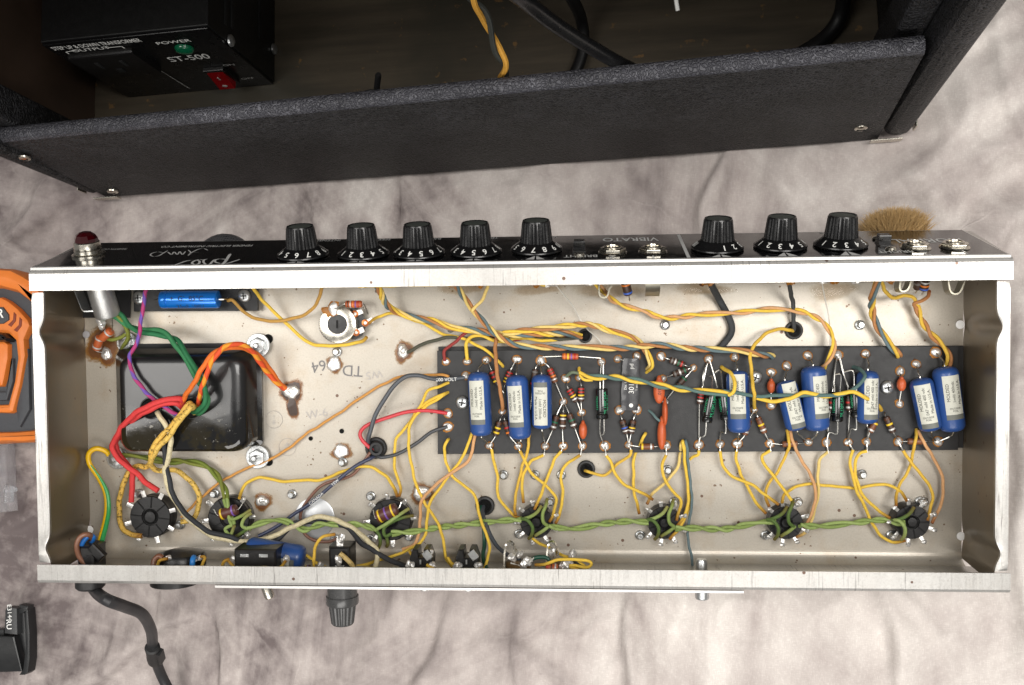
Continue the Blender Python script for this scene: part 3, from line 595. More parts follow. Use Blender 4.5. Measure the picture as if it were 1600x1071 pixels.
# bright blue electrolytic of the bias board
A_, B_ = P(252, 468.5, 16), P(342, 468, 16); L = np.linalg.norm(B_ - A_); d = (B_ - A_) / L; r = .0062; q = MB()
lathe(q, [(0, .0003), (r * .8, 0), (r * .97, .0005), (r, .0012), (r, .0042), (r * .9, .005), (r, .0058), (r, L - .0012), (r * .97, L - .0004), (r * .86, L)], A_, d, k=36)
k = N('bright_blue_foil'); k.set(.22, .35, .6, .3); k.b.inputs['Base Color'].default_value = S(20, 118, 214)
o = q.build('electrolytic_capacitor', k.m, A, label='bright blue electrolytic capacitor marked 85 degrees on the small board')
q = MB(); lathe(q, [(r * .86, L - .0003), (r * .8, L - .0006), (0, L - .0005)], A_, d, k=30); q.build('end_seal', M('grey_rubber_seal', (160, 158, 154), .5), o)
z_ = np.array([0, 0, 1.]); x = np.cross(z_, d); q = MB()
for s, an, sz, c in (('+  GI  85°C', .12, .0050, .50), ('25uF 100V', -.88, .0046, .55)):
    text(q, s, lambda a_, b_: A_ + d * (L * c + a_) + (r + .00015) * (math.cos(an + b_ / r) * z_ + math.sin(an + b_ / r) * x), sz)
q.build('print', m_ink, o, smooth=False); q = MB(); lead(q, [(254, 468.5, 16), (247, 468.5, 15), (242, 468, 10)], .0006); lead(q, [(341, 468, 16), (350, 468, 15), (356, 467, 10)], .0006); q.build('lead', m_lead, o)
# discs
def disc(c, rx, ry, th, top, bot, z=13, tilt=0.0, mark=None, label=None):
    C_ = P(*c, z); q = MB(); a = math.radians(tilt); ax = np.array([math.cos(a), 0, math.sin(a)])
    up = P(c[0], c[1] - 10, z) - C_; up /= np.linalg.norm(up); sd = np.array([up[1], -up[0], 0]); no = np.array([0, 0, 1.])
    ellipsoid(q, C_, (rx * .00046, ry * .00046, th), sd, up, no, k=20, m_=10); ellipsoid(q, C_ + up * ry * .00046 * .92, (rx * .00046 * .45, ry * .00046 * .3, th * .7), sd, up, no, k=10, m_=6)
    o = q.build('disc_capacitor', m_disc, A, label=label); q = MB()
    if top: lead(q, [(c[0], c[1] - ry * .8, z), (top[0], top[1], 10)])
    if bot: lead(q, [(c[0], c[1] + ry * .8, z), (bot[0], bot[1], 10)])
    q.build('lead', m_lead, o)
    if mark:
        q = MB(); text(q, mark, lambda a_, b_: C_ + sd * (-b_) + up * a_ + no * (th * (1 - (a_ / (ry * .00046)) ** 2 * .5) + .0002), .0032); q.build('print', m_ink, o, smooth=False)
    return o
disc((911, 673), 6.2, 13, .0035, (909, 646), (910, 695)); disc((1030, 611), 8.5, 19, .003, (1035, 594), (1040, 628), 14, mark='.01M', label='orange ceramic disc marked .01M')
disc((1039, 645), 4.3, 20, .005, (1037, 630), (1040, 662), 14); disc((1034, 679), 6.6, 23, .004, (1036, 660), (1041, 694), 13, label='tallest orange ceramic disc, by the lower edge of the board')
disc((1205, 604), 6, 10, .0032, (1205, 583), (1205, 631), 12); disc((1408.5, 601), 6.5, 10, .0032, (1406, 581), (1405, 630), 12)
for px, py in ((1040, 628), (1036, 660)):
    q = MB(); ellipsoid(q, P(px, py, 13), (.002, .0016, .0013), k=10, m_=6, noise=.15); q.build('solder_blob', m_solder, A)
# opto coupler under black shrink tube
q = MB(); o_ = P(985, 601, 11); up = P(986.5, 560, 11) - P(984, 641, 11); L = np.linalg.norm(up); up /= L; sd = np.array([up[1], -up[0], 0])
pr = [(-.0063, 0), (-.0060, .0022), (-.0040, .0030), (0, .0032), (.0040, .0030), (.0060, .0022), (.0063, 0)]
v = []; n = 14
for i in range(n):
    t = -L / 2 + L * i / (n - 1); g = 1 if 1 < i < n - 2 else .90
    for a, h in pr: v.append(o_ + up * t + sd * a * g * (1 + .04 * math.sin(i * 1.7)) + Z3[2] * (h * (1 + .10 * math.sin(i * 2.3 + a * 900)) - .002))
l = len(pr); q.add(v, [(i * l + j, i * l + j + 1, (i + 1) * l + j + 1, (i + 1) * l + j) for i in range(n - 1) for j in range(l - 1)] + [tuple(range(l)), tuple(range((n - 1) * l, n * l))])
oc = q.build('optocoupler', M('black_shrink_tube', (50, 50, 53), .34, 0, .25, 260, .25, 260, .3), A, sharp=50, label='flat black sleeve printed with white lettering on the board')
q = MB()
for s, t, a, sz in (('pd', .0125, .0006, .0038), ('Dia. 1', -.001, -.0034, .0024), ('301 -', -.001, .0006, .0050), ('1 set 1', -.001, .0040, .0022)): text(q, s, flat(o_ + up * t + sd * a + Z3[2] * .0019, up, -sd), sz)
lathe(q, [(.0014, 0), (0, .0001)], o_ - up * (L * .40) + sd * .0008 + Z3[2] * .0017, k=16); q.build('lettering', m_white, oc, smooth=False)
q = MB(); lead(q, [(965, 561, 10), (974, 563, 11), (980, 568, 11)]); lead(q, [(994, 558, 10), (990, 564, 11)]); lead(q, [(968, 640, 10), (976, 636, 11)]); lead(q, [(995, 639, 10), (991, 634, 11)]); q.build('lead', m_lead, oc)
# power transformer: flanged black bell, its lower half hanging below the chassis
q = MB(); k = N('pitted_black_lacquer'); k.set(.25, 0, .5, .35); v = k.obj()
rustf = k.ramp(k.noise(k.obj(1, 1, .2), 40, 5, .7), .47, .52); chip = k.ramp(k.noise(v, 230, 5, .75), .635, .66)
sx_ = k.n('ShaderNodeSeparateXYZ'); k.l(v, sx_.inputs[0]); low = k.ramp(k.math('ADD', sx_.outputs[1], k.math('MULTIPLY', k.noise(v, 60, 4), .03)), .105, .130, (1, 1, 1, 1), (0, 0, 0, 1))
col = k.mix(k.math('MULTIPLY', rustf, k.math('MULTIPLY', low, .8)), S(20, 20, 21), S(38, 33, 18)); col = k.mix(k.math('MULTIPLY', chip, k.math('MULTIPLY', low, .9)), col, S(150, 148, 140)); k.l(col, k.b.inputs['Base Color'])
r = k.math('MULTIPLY_ADD', low); r.node.inputs[1].default_value = -.26; r.node.inputs[2].default_value = .30; k.l(r, k.b.inputs['Roughness'])
k.bump(k.noise(v, 160, 4), .08, .0005)
def rrect(x0, x1, y0, y1, r, n=6):
    p = []
    for cx, cy, a0 in ((x1 - r, y1 - r, 0), (x0 + r, y1 - r, PI / 2), (x0 + r, y0 + r, PI), (x1 - r, y0 + r, 1.5 * PI)):
        for i in range(n + 1): a = a0 + PI / 2 * i / n; p.append((cx + r * math.cos(a), cy + r * math.sin(a)))
    return p
f0 = P(190, 697, 3); f1 = P(408, 536, 3); t0 = P(185, 709, 27); t1 = P(370, 560, 27)
rings = [(f0[0], f1[0], f0[1], f1[1], .004, -.02), (f0[0], f1[0], f0[1], f1[1], .004, .0035), (f0[0] + .001, f1[0] - .002, f0[1] + .001, f1[1] - .004, .005, .0045), (f0[0] + .0015, f1[0] - .005, f0[1] + .0012, f1[1] - .0075, .006, .0065),
         (f0[0] + .0018, t1[0] + .0085, f0[1] + .0015, t1[1] + .0065, .007, .012), (t0[0] + .0008, t1[0] + .0052, t0[1] + .0008, t1[1] + .0035, .009, .0215), (t0[0] + .0013, t1[0] + .0028, t0[1] + .0012, t1[1] + .0015, .009, .0252), (t0[0] + .003, t1[0] - .0008, t0[1] + .003, t1[1] - .0006, .009, .0270), (t0[0] + .0065, t1[0] - .005, t0[1] + .006, t1[1] - .005, .008, .0274)]
v = []; nr = None
for x0, x1, y0, y1, rr, z in rings:
    p = rrect(x0, x1, y0, y1, rr); nr = len(p); v += [(a, b, z) for a, b in p]
f = [(i * nr + j, i * nr + (j + 1) % nr, (i + 1) * nr + (j + 1) % nr, (i + 1) * nr + j) for i in range(len(rings) - 1) for j in range(nr)] + [tuple(range((len(rings) - 1) * nr, len(rings) * nr))]
q.add(v, f); pt = q.build('power_transformer', k.m, A, sharp=50, label='black transformer bell with wires fanning out of two holes')
q = MB(); box(q, ((f0[0] + f1[0]) / 2, (f0[1] + f1[1]) / 2, -.037), (f1[0] - f0[0] - .004, f1[1] - f0[1] - .004, .070), bev=.008); q.build('lower_bell', k.m, pt, smooth=False)
for px, py in ((236, 638), (301, 638)):
    q = MB(); c = P(px, py, 27.2); lathe(q, [(.0078, .0), (.0076, .0009), (.0068, .0011), (.0062, .0004), (.0060, .0)], c, k=30); o = q.build('grommet', m_bake, pt); q = MB(); lathe(q, [(.0064, .0003), (0, .0003)], c, k=24); q.build('wire_hole', m_dark, pt)
# mounting nuts and bolts
def nut(px, py, z, rw=.0085, bolt=.0022, blen=.006, tiltv=(0, 0, 1)):
    q = MB(); c = P(px, py, z); lathe(q, [(rw, 0), (rw, .0009), (rw * .96, .0012), (0, .0012)], c, k=32)
    x, y, zz = axes(tiltv); prism(q, hexprof(rw * .70), c + np.array([0, 0, .0011]), x, y, zz, .0036, .0008); lathe(q, [(bolt, .0036), (bolt, blen), (bolt * .7, blen + .0006), (0, blen + .0006)], c, k=14)
    q.build('mounting_nut', m_zinc, A, sharp=30)
nut(404, 540, 2.5); nut(403, 714, 2.5, blen=.009); nut(184, 716, 2.5, .0078); nut(199, 536, 2.5, .0075, blen=.004)
q = MB(); c = P(419, 530, .3); lathe(q, [(.0035, .0003), (0, .0003)], c, k=16); q.build('mounting_hole', m_dark, A)
q = MB(); lathe(q, [(.003, .0003), (0, .0003)], P(420, 722, .3), k=16); q.build('mounting_hole', m_dark, A)
# rivets and bolt tips in the floor
rm = None
for px, py in ((1039, 508), (1343, 508), (441, 548 if False else 440), (527, 550), (536, 722), (336, 771), (218, 771), (282, 820), (457, 772), (580, 775), (579, 842), (787, 742), (836, 742), (877, 742), (1043, 734), (1346, 741), (1053, 784), (860, 783), (811, 834), (1000, 836), (1246, 784), (1196, 836), (1437, 783), (1442, 784), (1392, 836), (375, 838), (640, 838), (524, 842)):
    if py < 450: continue
    mx = Matrix.Translation(P(px, py, 0.2)); mx = mx @ Matrix.Rotation(random.uniform(0, 3), 4, 'Z')
    if rm is None:
        q = MB(); lathe(q, [(.0034, 0), (.0034, .0012), (.0030, .0016), (.0024, .0018), (.0023, .0046), (.0018, .0052), (0, .0052)], k=16); o = q.build('bolt_tip', m_zinc, A, mx=mx, sharp=30); rm = o.data
    else: link('bolt_tip', rm, A, mx=mx)
for px, py, r in ((704, 516, .0021), (534, 674, .0017), (485.5, 685.5, .0016)):
    q = MB(); lathe(q, [(r, .0003), (0, .0003)], P(px, py, .2), k=14); q.build('small_hole', m_dark if px < 600 else M('grey_rivet', (140, 138, 134), .4, .4), A)
# grommets
def grommet(px, py, r=.0062, label=None):
    q = MB(); c = P(px, py, 0); lathe(q, [(r, .0002), (r, .0014), (r * .92, .0024), (r * .74, .0026), (r * .60, .0018), (r * .56, .0006)], c, k=30); o = q.build('grommet', m_rubber, A); q = MB(); lathe(q, [(r * .58, .0009), (0, .0009)], c, k=24); q.build('wire_hole', m_dark, o)
grommet(1240, 516.5); grommet(916, 733); grommet(588, 700, .0078); grommet(758, 790, .0068); grommet(914, 525, .0050)
# bias pot
c = P(527, 507, 12); q = MB(); R_ = .0133
lathe(q, [(R_, -.012), (R_, -.0008), (R_ * .985, -.0001), (R_ * .96, .0001), (.0070, .0001), (.0068, -.0006)], c, k=44); pot = q.build('bias_pot', m_nickel, A, sharp=40, label='round trimming pot with a black slotted shaft')
q = MB(); lathe(q, [(.0068, -.0008), (.0066, .0002), (0, .0003)], c, k=30); q.build('shaft', m_bake, pot); q = MB(); box(q, c + np.array([0, 0, .0002]), (.0014, .0056, .0006)); q.build('slot', m_dark, pot, smooth=False)
q = MB(); e = [P(x, y, 6) for x, y in ((549, 480), (558, 482), (566, 490), (573, 506), (566, 524), (556, 531), (549, 530))]; prism(q, [(p[0], p[1]) for p in e], (0, 0, .004), *Z3, .0032, .0004); q.build('terminal_strip', m_bake, pot, smooth=False)
for px, py in ((555, 491), (571, 505), (557, 520)):
    q = MB(); cc = P(px, py, 7.5); lathe(q, [(.0026, 0), (.0024, .0010), (.0013, .0012), (.0010, .0004)], cc, k=16, mi=1); box(q, cc + np.array([.002, .001, .0002]), (.0072, .0040, .0008), (.9, .4, 0), (-.4, .9, 0), bev=.0003); q.build('terminal', [m_solder, M('copper_rivet', (184, 108, 62), .3, 1.)], pot)
q = MB(); ellipsoid(q, P(521, 483, 12.3), (.0036, .0042, .0010), k=16, m_=8, noise=.12); q.build('solder_blob', m_solder, A); q = MB(); blobpatch(q, P(517, 484, 12.2), .0052, .0003, rag=.4); q.build('flux_stain', m_flux, A)
resistor((524, 483, 14), (540, 475.5, 17), (566, 475.5, 17), (575, 491, 12), 'nwovr', 'o', r=.0024, label='resistor standing over the round trimming pot')
# solder pools with flux stains on the floor
def m_stain(name, a_, b_, op=1.0):
    k = N(name); k.set(.38, 0, .5, .2); v = k.obj(); at = k.n('ShaderNodeAttribute', attribute_name='burn'); nz = k.noise(v, 420, 5, .7)
    k.l(k.mix(k.ramp(k.math('ADD', at.outputs['Fac'], k.math('MULTIPLY', k.math('SUBTRACT', nz, .5), .9)), .35, .8), S(*a_), S(*b_)), k.b.inputs['Base Color'])
    k.l(k.math('MULTIPLY', k.ramp(k.math('ADD', at.outputs['Fac'], k.math('MULTIPLY', k.math('SUBTRACT', nz, .5), 1.1)), .12, .62 if op == 1 else 1.1), op), k.b.inputs['Alpha']); k.bump(nz, .5, .0006); return k.m
m_amber = m_stain('amber_flux_stain', (150, 106, 44), (98, 58, 24)); m_char = m_stain('charred_flux_stain', (150, 92, 30), (52, 30, 14))
def stain(q, c, rx, ry, seed, hgt=.0004):
    g = np.random.default_rng(seed); ph = g.uniform(0, 6.3, 4); c = np.asarray(c, float); v = []; bb = []; f = []; k_ = 36; R_ = ((1.25, 0, 0), (1.0, .4, .35), (.8, .8, .8), (.5, 1, 1), (.01, 1, 1))
    for fr, fh, al in R_:
        for j in range(k_):
            t = 2 * PI * j / k_; e = 1 + .10 * math.sin(2 * t + ph[0]) + .10 * math.sin(3 * t + ph[1]) + .05 * math.sin(5 * t + ph[2]); v.append(c + (rx * fr * e * math.cos(t), ry * fr * e * math.sin(t), hgt * fh)); bb.append(al)
    for i in range(4):
        for j in range(k_): f.append((i * k_ + j, i * k_ + (j + 1) % k_, (i + 1) * k_ + (j + 1) % k_, (i + 1) * k_ + j))
    q.add(v, f, 0, None, np.array(bb))
def pool(px, py, rx, ry, stain_=1.6, tall=.0016, seed=1, tail=None, col=None):
    c = P(px, py, .15); q = MB(); stain(q, c + np.array([.0004, -.0005, 0]), rx * stain_ * .86, ry * stain_ * .86, seed); q.build('flux_stain', m_amber if col else m_char, A)
    if tail: q = MB(); tc = (P(*tail[0], .3) + P(*tail[2], .3)) / 2; stain(q, tc, .0042, .0088, seed + 40); q.build('flux_stain', m_char, A)
    q = MB(); blobpatch(q, c + np.array([0, 0, .0004]), rx, tall, asp=ry / rx, rag=.14, seed=seed + 3); ellipsoid(q, c + np.array([rx * .1, ry * .1, tall * .6]), (rx * .62, ry * .62, tall * .9), k=16, m_=8, noise=.06); q.build('solder_pool', m_solder, A, sharp=80)
pool(630, 549, .0040, .0052, 1.75, .0026, 3, col=m_flux); pool(455, 612, .0058, .0052, 1.75, .0018, 5, [(448, 622), (470, 622), (466, 648), (453, 652)])
pool(522, 569, .0046, .0056, 1.30, .0014, 8, col=m_flux); pool(533, 705, .0056, .0048, 1.42, .0014, 11, col=m_flux); q = MB(); stain(q, P(160, 540, .2), .013, .012, 77); q.build('flux_stain', m_amber, A)
for px, py, rx, ry in ((950, 455, .022, .005), (1098, 452, .020, .004), (1300, 455, .016, .006), (840, 452, .018, .004), (720, 452, .016, .004)): q = MB(); stain(q, P(px, py, .12), rx, ry, px); q.build('flux_stain', m_stain('pale_flux_film', (186, 160, 104), (160, 128, 72), .38) if px == 950 else bpy.data.materials['pale_flux_film'], A)
pool(659, 771, .0066, .0052, 1.5, .0016, 14, col=m_flux); pool(410, 783, .0046, .0040, 1.7, .0020, 17, col=m_flux); pool(167, 553, .0036, .0050, 2.0, .0024, 21, col=m_flux)
# ink stamps on the floor
q = MB()
def ftext(q, s, px, py, size, rot=180, z=.25, **kw):
    a = math.radians(rot); o = P(px, py, z); return text(q, s, flat(o, (math.cos(a), math.sin(a), 0), (-math.sin(a), math.cos(a), 0)), size, **kw)
ftext(q, '64', 498, 573, .0110, 192); ftext(q, 'TD', 551, 580, .0112, 176); q.build('ink_stamp', m_faint, A, smooth=False)
q = MB(); ftext(q, 'W-6', 495, 647, .0085, 10); ftext(q, 'W5', 585, 586, .008, 190); ftext(q, 'E', 556, 583 if False else 579, .001)
for px, py in ((428, 656), (449, 699)):
    tube(q, np.array([P(px, py, .25) + np.array([math.cos(a_), math.sin(a_), 0]) * .0062 for a_ in np.linspace(0, 6.283, 40)]), .00016, 5); ftext(q, 'A\n5' if px > 440 else '1\n8', px, py, .0042, 0)
q.build('ink_stamp', M('pale_grey_ink', (172, 167, 162), .7), A, smooth=False)
q = MB(); lathe(q, [(.0145, .0003), (.0145, .0009), (.0138, .0012), (0, .0012)], P(492, 809, 0), k=40); q.build('hole_plug', M('pale_plug_plate', (196, 198, 200), .35, .5, .08), A, label='pale round plate closing a hole in the floor')
# tube sockets
def pin(q, c, ang, r0, z, ln=.0062, mi=0, up=.35, wd=.0024):
    d = np.array([math.cos(ang), math.sin(ang), 0]); s = np.array([-d[1], d[0], 0]); dd = d + np.array([0, 0, up]); dd /= np.linalg.norm(dd); nn = np.cross(dd, s)
    box(q, c + d * (r0 + ln * .4) + np.array([0, 0, z + ln * .2]), (ln, wd, .0005), dd, s, nn, bev=.0001, mi=mi)
    return c + d * (r0 + ln * .75) + np.array([0, 0, z + ln * .35])
def socket(px, py, r, n, a0, tall=.010, key=True, skip=(), label=None, up=.35):
    c = P(px, py, 0); q = MB(); lathe(q, [(r * 1.02, 0), (r * 1.02, tall * .55), (r, tall * .6), (r, tall * .93), (r * .96, tall), (r * .42, tall), (r * .40, tall - .001), (r * .26, tall - .001), (r * .25, tall + .0002), (0, tall + .0003)], c, k=40)
    o = q.build('tube_socket', m_bake, A, label=label, sharp=30)
    q = MB()
    for i in range(n):
        a = a0 + 2 * PI * (i + .5) / n; d = np.array([math.cos(a), math.sin(a), 0]); box(q, c + d * r * .7 + np.array([0, 0, tall]), (r * .52, .0009, .0006), d, (-d[1], d[0], 0))
    q.build('groove', m_dark, o, smooth=False)
    q = MB(); lathe(q, [(r * .38, tall - .0008), (r * .26, tall - .0008)], c, k=24); q.build('centre_ring', m_dark, o)
    for i in range(n):
        if i in skip: continue
        q = MB(); e = pin(q, c, a0 + 2 * PI * i / n, r * .82, tall * .8, ln=r * .52 if n < 9 else r * .66, up=up, wd=.0030 if n < 9 else .0024); 
        if key: ellipsoid(q, e, (.0017, .0015, .0012), k=9, m_=6, noise=.15)
        q.build('pin', m_solder, o)
    return o
socket(245, 803, .0150, 8, .28, .011, key=False, label='leftmost tube socket, empty of heater wires', up=.1)
socket(365, 806, .0152, 8, .1, .010); socket(614, 808, .0148, 8, .1, .010)
for px, py in ((839, 811), (1036, 812), (1223, 812)): socket(px, py, .0113, 9, .35, .011)
socket(1416, 810, .0117, 9, .35, .012, label='rightmost tube socket, at the end of the green twisted wires')
resistor((334, 796, 17), (343, 805, 17), (371, 796, 17), (380, 785, 16), 'yv', 'p', r=.0038, z=(16, 17)); resistor((583, 797, 17), (589, 809, 17), (621, 795, 17), (627, 785, 16), 'yvy', 'p', r=.0045, z=(16, 17))
# lamp holder at the top left
q = MB(); lathe(q, [(.0085, 0), (.0085, .020), (.0080, .022), (0, .022)], P(155, 447, 30), P(165, 481, 24) - P(155, 447, 30), k=24); lh = q.build('lamp_holder', M('cast_aluminium', (188, 188, 186), .4, .85, .15, 500, .3), A)
q = MB(); b0 = [P(113, 447, 34), P(127, 484, 30), P(131, 488, 30), P(168, 486, 28)]; 
for a_, b_ in zip(b0[:-1], b0[1:]): hull(q, [a_ + (0, 0, -.012), b_ + (0, 0, -.012), b_ + (0, .0008, -.012), a_ + (0, .0008, -.012)], [a_, b_, b_ + (0, .0008, 0), a_ + (0, .0008, 0)])
q.build('bracket', m_zinc, lh, smooth=False)
for px, py, s in ((151, 478, .0034), (172, 480, .0040), (157, 499, .0034), (159, 508, .0030)):
    q = MB(); ellipsoid(q, P(px, py, 24), (s, s, s * .8), k=12, m_=8, noise=.2); q.build('solder_blob', m_solder, A)
resistor((174, 486, 22), (174, 516, 16), (158, 530, 14), (152, 534, 10), 'w', 'o', r=.0030); resistor((160, 510, 20), (157, 526, 12), (150, 546, 8), (165, 552, 4), 'ww', 'o', r=.0030)
# jack springs and resistors under the front lip
def strip(pts, wd, name='jack_spring', mat=None, side=(1, 0, 0), th=.0005):
    c = spline([P(*p) for p in pts], .0012); q = MB(); sd = np.asarray(side, float); T_ = np.gradient(c, axis=0); v = []
    for i in range(len(c)):
        n_ = np.cross(T_[i], sd); n_ /= np.linalg.norm(n_) + 1e-9
        for a, b in ((-1, -1), (1, -1), (1, 1), (-1, 1)): v.append(c[i] + sd * wd / 2 * a + n_ * th * b)
    q.add(v, [(i * 4 + j, i * 4 + (j + 1) % 4, (i + 1) * 4 + (j + 1) % 4, (i + 1) * 4 + j) for i in range(len(c) - 1) for j in range(4)] + [(0, 1, 2, 3), tuple(len(v) - 4 + j for j in range(4))]); return q.build(name, mat or m_spring, A, sharp=40)
UPV = (0, 0, 1); m_spring = M('tarnished_nickel', (150, 146, 132), .35, .8, .2)
strip([(936, 440, 30), (936, 458, 30), (940, 465, 30), (948, 464, 30), (952, 452, 30), (955, 447, 30), (950, 440, 30)], .009, side=UPV); strip([(1020, 436, 38), (1020, 452, 34), (1019, 462, 24)], .0095)
strip([(1403, 440, 30), (1402, 452, 30), (1407, 456, 30), (1414, 453, 30), (1418, 445, 30), (1420, 436, 30)], .010, side=UPV); strip([(1478, 436, 30), (1478, 444, 30), (1481, 456, 30), (1488, 460, 30), (1496, 456, 30), (1503, 440, 30)], .010, side=UPV)
resistor((974, 432, 30), (977, 441, 28), (982, 461, 24), (984, 470, 20), 'ob', 'd', r=.0030); resistor((1434, 430, 30), (1435, 438, 28), (1433, 452, 24), (1430, 458, 20), 'e', 'd', r=.0026); resistor((1447, 430, 32), (1446, 438, 30), (1443, 454, 26), (1440, 461, 22), 'wob', 'd', r=.0028)
# ------------------------------------------------------------------ wires
YL, CR, BR, BG, GR, OL, PK, TN = (230, 192, 72), (228, 200, 122), (176, 122, 76), (98, 116, 120), (126, 146, 66), (118, 124, 52), (210, 160, 112), (206, 148, 78)
DG, RD, OR, BK, CK, AM = (42, 108, 68), (206, 62, 62), (222, 112, 42), (52, 54, 58), (214, 202, 166), (218, 178, 68)
def zprof(n, z):
    if isinstance(z, (int, float)): return np.full(n, float(z))
    return np.interp(np.linspace(0, 1, n), np.linspace(0, 1, len(z)), z)
def path(pts, z=(9, 6, 12)):
    zz = zprof(len(pts), z); return np.array([P(p[0], p[1], p[2] if len(p) > 2 else zz[i]) for i, p in enumerate(pts)])
def wire(pts, col, r=1.07, z=(9, 6, 12), burn=(0, 0), name='cloth_wire', parent=None, label=None, stripe=None, plastic=False, dirt=0., k=8, blen=.010):
    c = spline(path(pts, z)); g = np.random.default_rng(int(pts[0][0] * 13 + pts[-1][1])); ph = g.uniform(0, 6.3, 6); Ls = np.linspace(0, len(c) * .0012, len(c)); env = np.minimum(1, np.minimum(np.arange(len(c)), np.arange(len(c))[::-1]) / 8.)[:, None]
    if name == 'cloth_wire': c = c + env * .00022 * np.stack([np.sin(Ls * 330 + ph[0]) + np.sin(Ls * 610 + ph[1]) * .6, np.sin(Ls * 290 + ph[2]) + np.sin(Ls * 540 + ph[3]) * .6, .5 * np.sin(Ls * 400 + ph[4])], 1)
    L = np.concatenate([[0], np.cumsum(np.linalg.norm(np.diff(c, axis=0), axis=1))]); b = np.clip(burn[0] * (1 - L / blen), 0, 1) + np.clip(burn[1] * (1 - (L[-1] - L) / blen), 0, 1)
    q = MB(); tube(q, c, r * .001, k, burn=b); return q.build(name, wire_mat(col, stripe, plastic, dirt), parent or A, label=label, sharp=80)
def twist(pts, cols, r=1.15, z=(9, 6, 12), pitch=.026, R=None, ph=0.0, name='twisted_wire', loose=0.12, label=None):
    c = spline(path(pts, z)); T_, n_, b_ = frames(c); L = np.concatenate([[0], np.cumsum(np.linalg.norm(np.diff(c, axis=0), axis=1))]); m_ = len(cols)
    R = (R if R else {2: 1.0, 3: 1.18, 4: 1.42}[m_] * r) * .001; first = None; g = np.random.default_rng(int(abs(pts[0][0]) * 7))
    wob = g.uniform(0, 6, 3); a = 2 * PI * L / pitch + ph + .9 * np.sin(L * 60 + wob[0]) + .5 * np.sin(L * 137 + wob[2])
    for j, col in enumerate(cols):
        t = a + 2 * PI * j / m_; rr = R * (1 + loose * np.sin(L * 90 + j * 2 + wob[1])); q = MB()
        tube(q, c + n_ * (rr * np.cos(t))[:, None] + b_ * (rr * np.sin(t))[:, None], r * .001, 8)
        o = q.build(name if first is None else 'strand', wire_mat(col), A if first is None else first, sharp=80, label=label if first is None else None); first = first or o
    return first
# --- board to sockets (lower half)
W = lambda pts, col=YL, **kw: wire(pts, col, **kw)
B1 = (0, .9)
W([(701, 613, 7), (691, 617, 13), (668, 628, 10), (656, 640), (638, 663), (620, 686), (616, 718), (619, 741), (626, 763), (624, 776, 14)], z=(9, 5, 5, 14), burn=B1)
W([(701, 613, 7), (692, 618, 13), (683, 624, 12), (664, 637), (648, 651), (639, 673), (640, 710), (648, 749), (658, 776), (668, 792), (679, 810, 14), (688, 826), (693, 848, 20), (697, 872, 24), (707, 886, 26)], z=(10, 8, 8, 8, 14, 26), burn=(.3, 0))
W([(701, 598, 8), (684, 605, 13), (668, 612, 11), (660, 628), (652, 642), (640, 662)], z=(9, 8, 6))
W([(702, 686, 6), (699, 689, 12), (694, 702, 11), (699, 727), (707, 745), (726, 759), (740, 773), (746, 788), (750, 810, 14), (755, 823, 17), (764, 848, 22), (762, 874, 30), (753, 897, 34)], z=(10, 6, 8, 10, 20, 34))
W([(738, 676, 9), (723, 714), (703, 741), (683, 769), (672, 786), (667, 810, 12), (666, 832, 12), (654, 850, 12), (630, 863, 14), (574, 881, 18), (529, 889, 20), (496, 881, 20), (475, 865, 20), (451, 855, 18), (417, 850, 16)], z=(9, 7, 9, 12, 12, 15, 18, 18))
W([(743, 678, 9), (736, 710), (725, 727), (699, 743), (674, 765), (660, 780), (657, 796), (656, 815, 10), (655, 834, 10), (646, 852, 10), (628, 859, 12)], PK, z=(9, 8, 10, 11), r=1.15)
W([(768, 702, 10), (770, 712, 9), (772, 725), (778, 745), (777, 771), (785, 786), (803, 806), (812, 809, 12)], z=(8, 5, 6, 12), burn=B1)
W([(828, 677, 7), (827, 682, 12), (823, 710), (815, 733), (807, 769), (804, 792), (806, 806, 12)], AM, z=(11, 8, 6, 12), burn=(.7, .8))
W([(812, 704, 10), (817, 714), (823, 727), (836, 745), (850, 757), (863, 769), (869, 778), (867, 792), (863, 808), (858, 816, 13)], z=(9, 6, 7, 13), burn=(.4, .9))
W([(850, 711, 10), (840, 716), (829, 722), (818, 741), (816, 767), (818, 786, 14)], z=(9, 5, 14), burn=B1)
W([(877, 705, 10), (867, 718), (855, 747), (847, 769), (835, 797, 14)], z=(9, 5, 14), burn=B1)
W([(907, 711, 10), (897, 718), (886, 724), (877, 741), (879, 769), (878, 788), (873, 808), (868, 818, 13)], z=(9, 5, 6, 13), burn=(.6, .9))
W([(912, 735, -2), (918, 737, 4), (927, 740), (947, 742), (963, 727), (976, 717), (985, 711, 10), (986, 703, 10)], AM, z=(4, 5, 9))
W([(947, 712, 10), (955, 722), (959, 737), (969, 751), (986, 763), (1008, 773), (1020, 781, 14)], z=(9, 8, 8, 14), burn=B1)
W([(1009, 677, 7), (1007, 681, 12), (996, 702), (990, 722), (990, 747), (991, 771), (996, 790), (999, 803, 14)], z=(11, 5, 5, 14), burn=B1)
W([(1041, 711, 10), (1036, 722), (1035, 733), (1041, 755), (1055, 771), (1064, 782), (1061, 798), (1057, 814, 13)], z=(9, 8, 7, 13), burn=(.3, .9))
W([(1065, 691, 7), (1064, 695, 11), (1063, 710), (1057, 733), (1039, 755), (1020, 771), (1011, 788, 13)], CR, z=(10, 5, 5, 13), r=1.1, burn=B1)
W([(1067, 689, 7), (1067, 692, 13), (1070, 718), (1073, 747), (1076, 773), (1073, 796), (1066, 812), (1058, 822, 12)], z=(12, 8, 8, 12), burn=B1)
W([(1069, 690, 7), (1070, 694, 12), (1074, 722), (1077, 750), (1079, 776), (1074, 802), (1062, 824, 12), (1046, 843, 11)], AM, z=(11, 6, 6, 12), burn=B1)
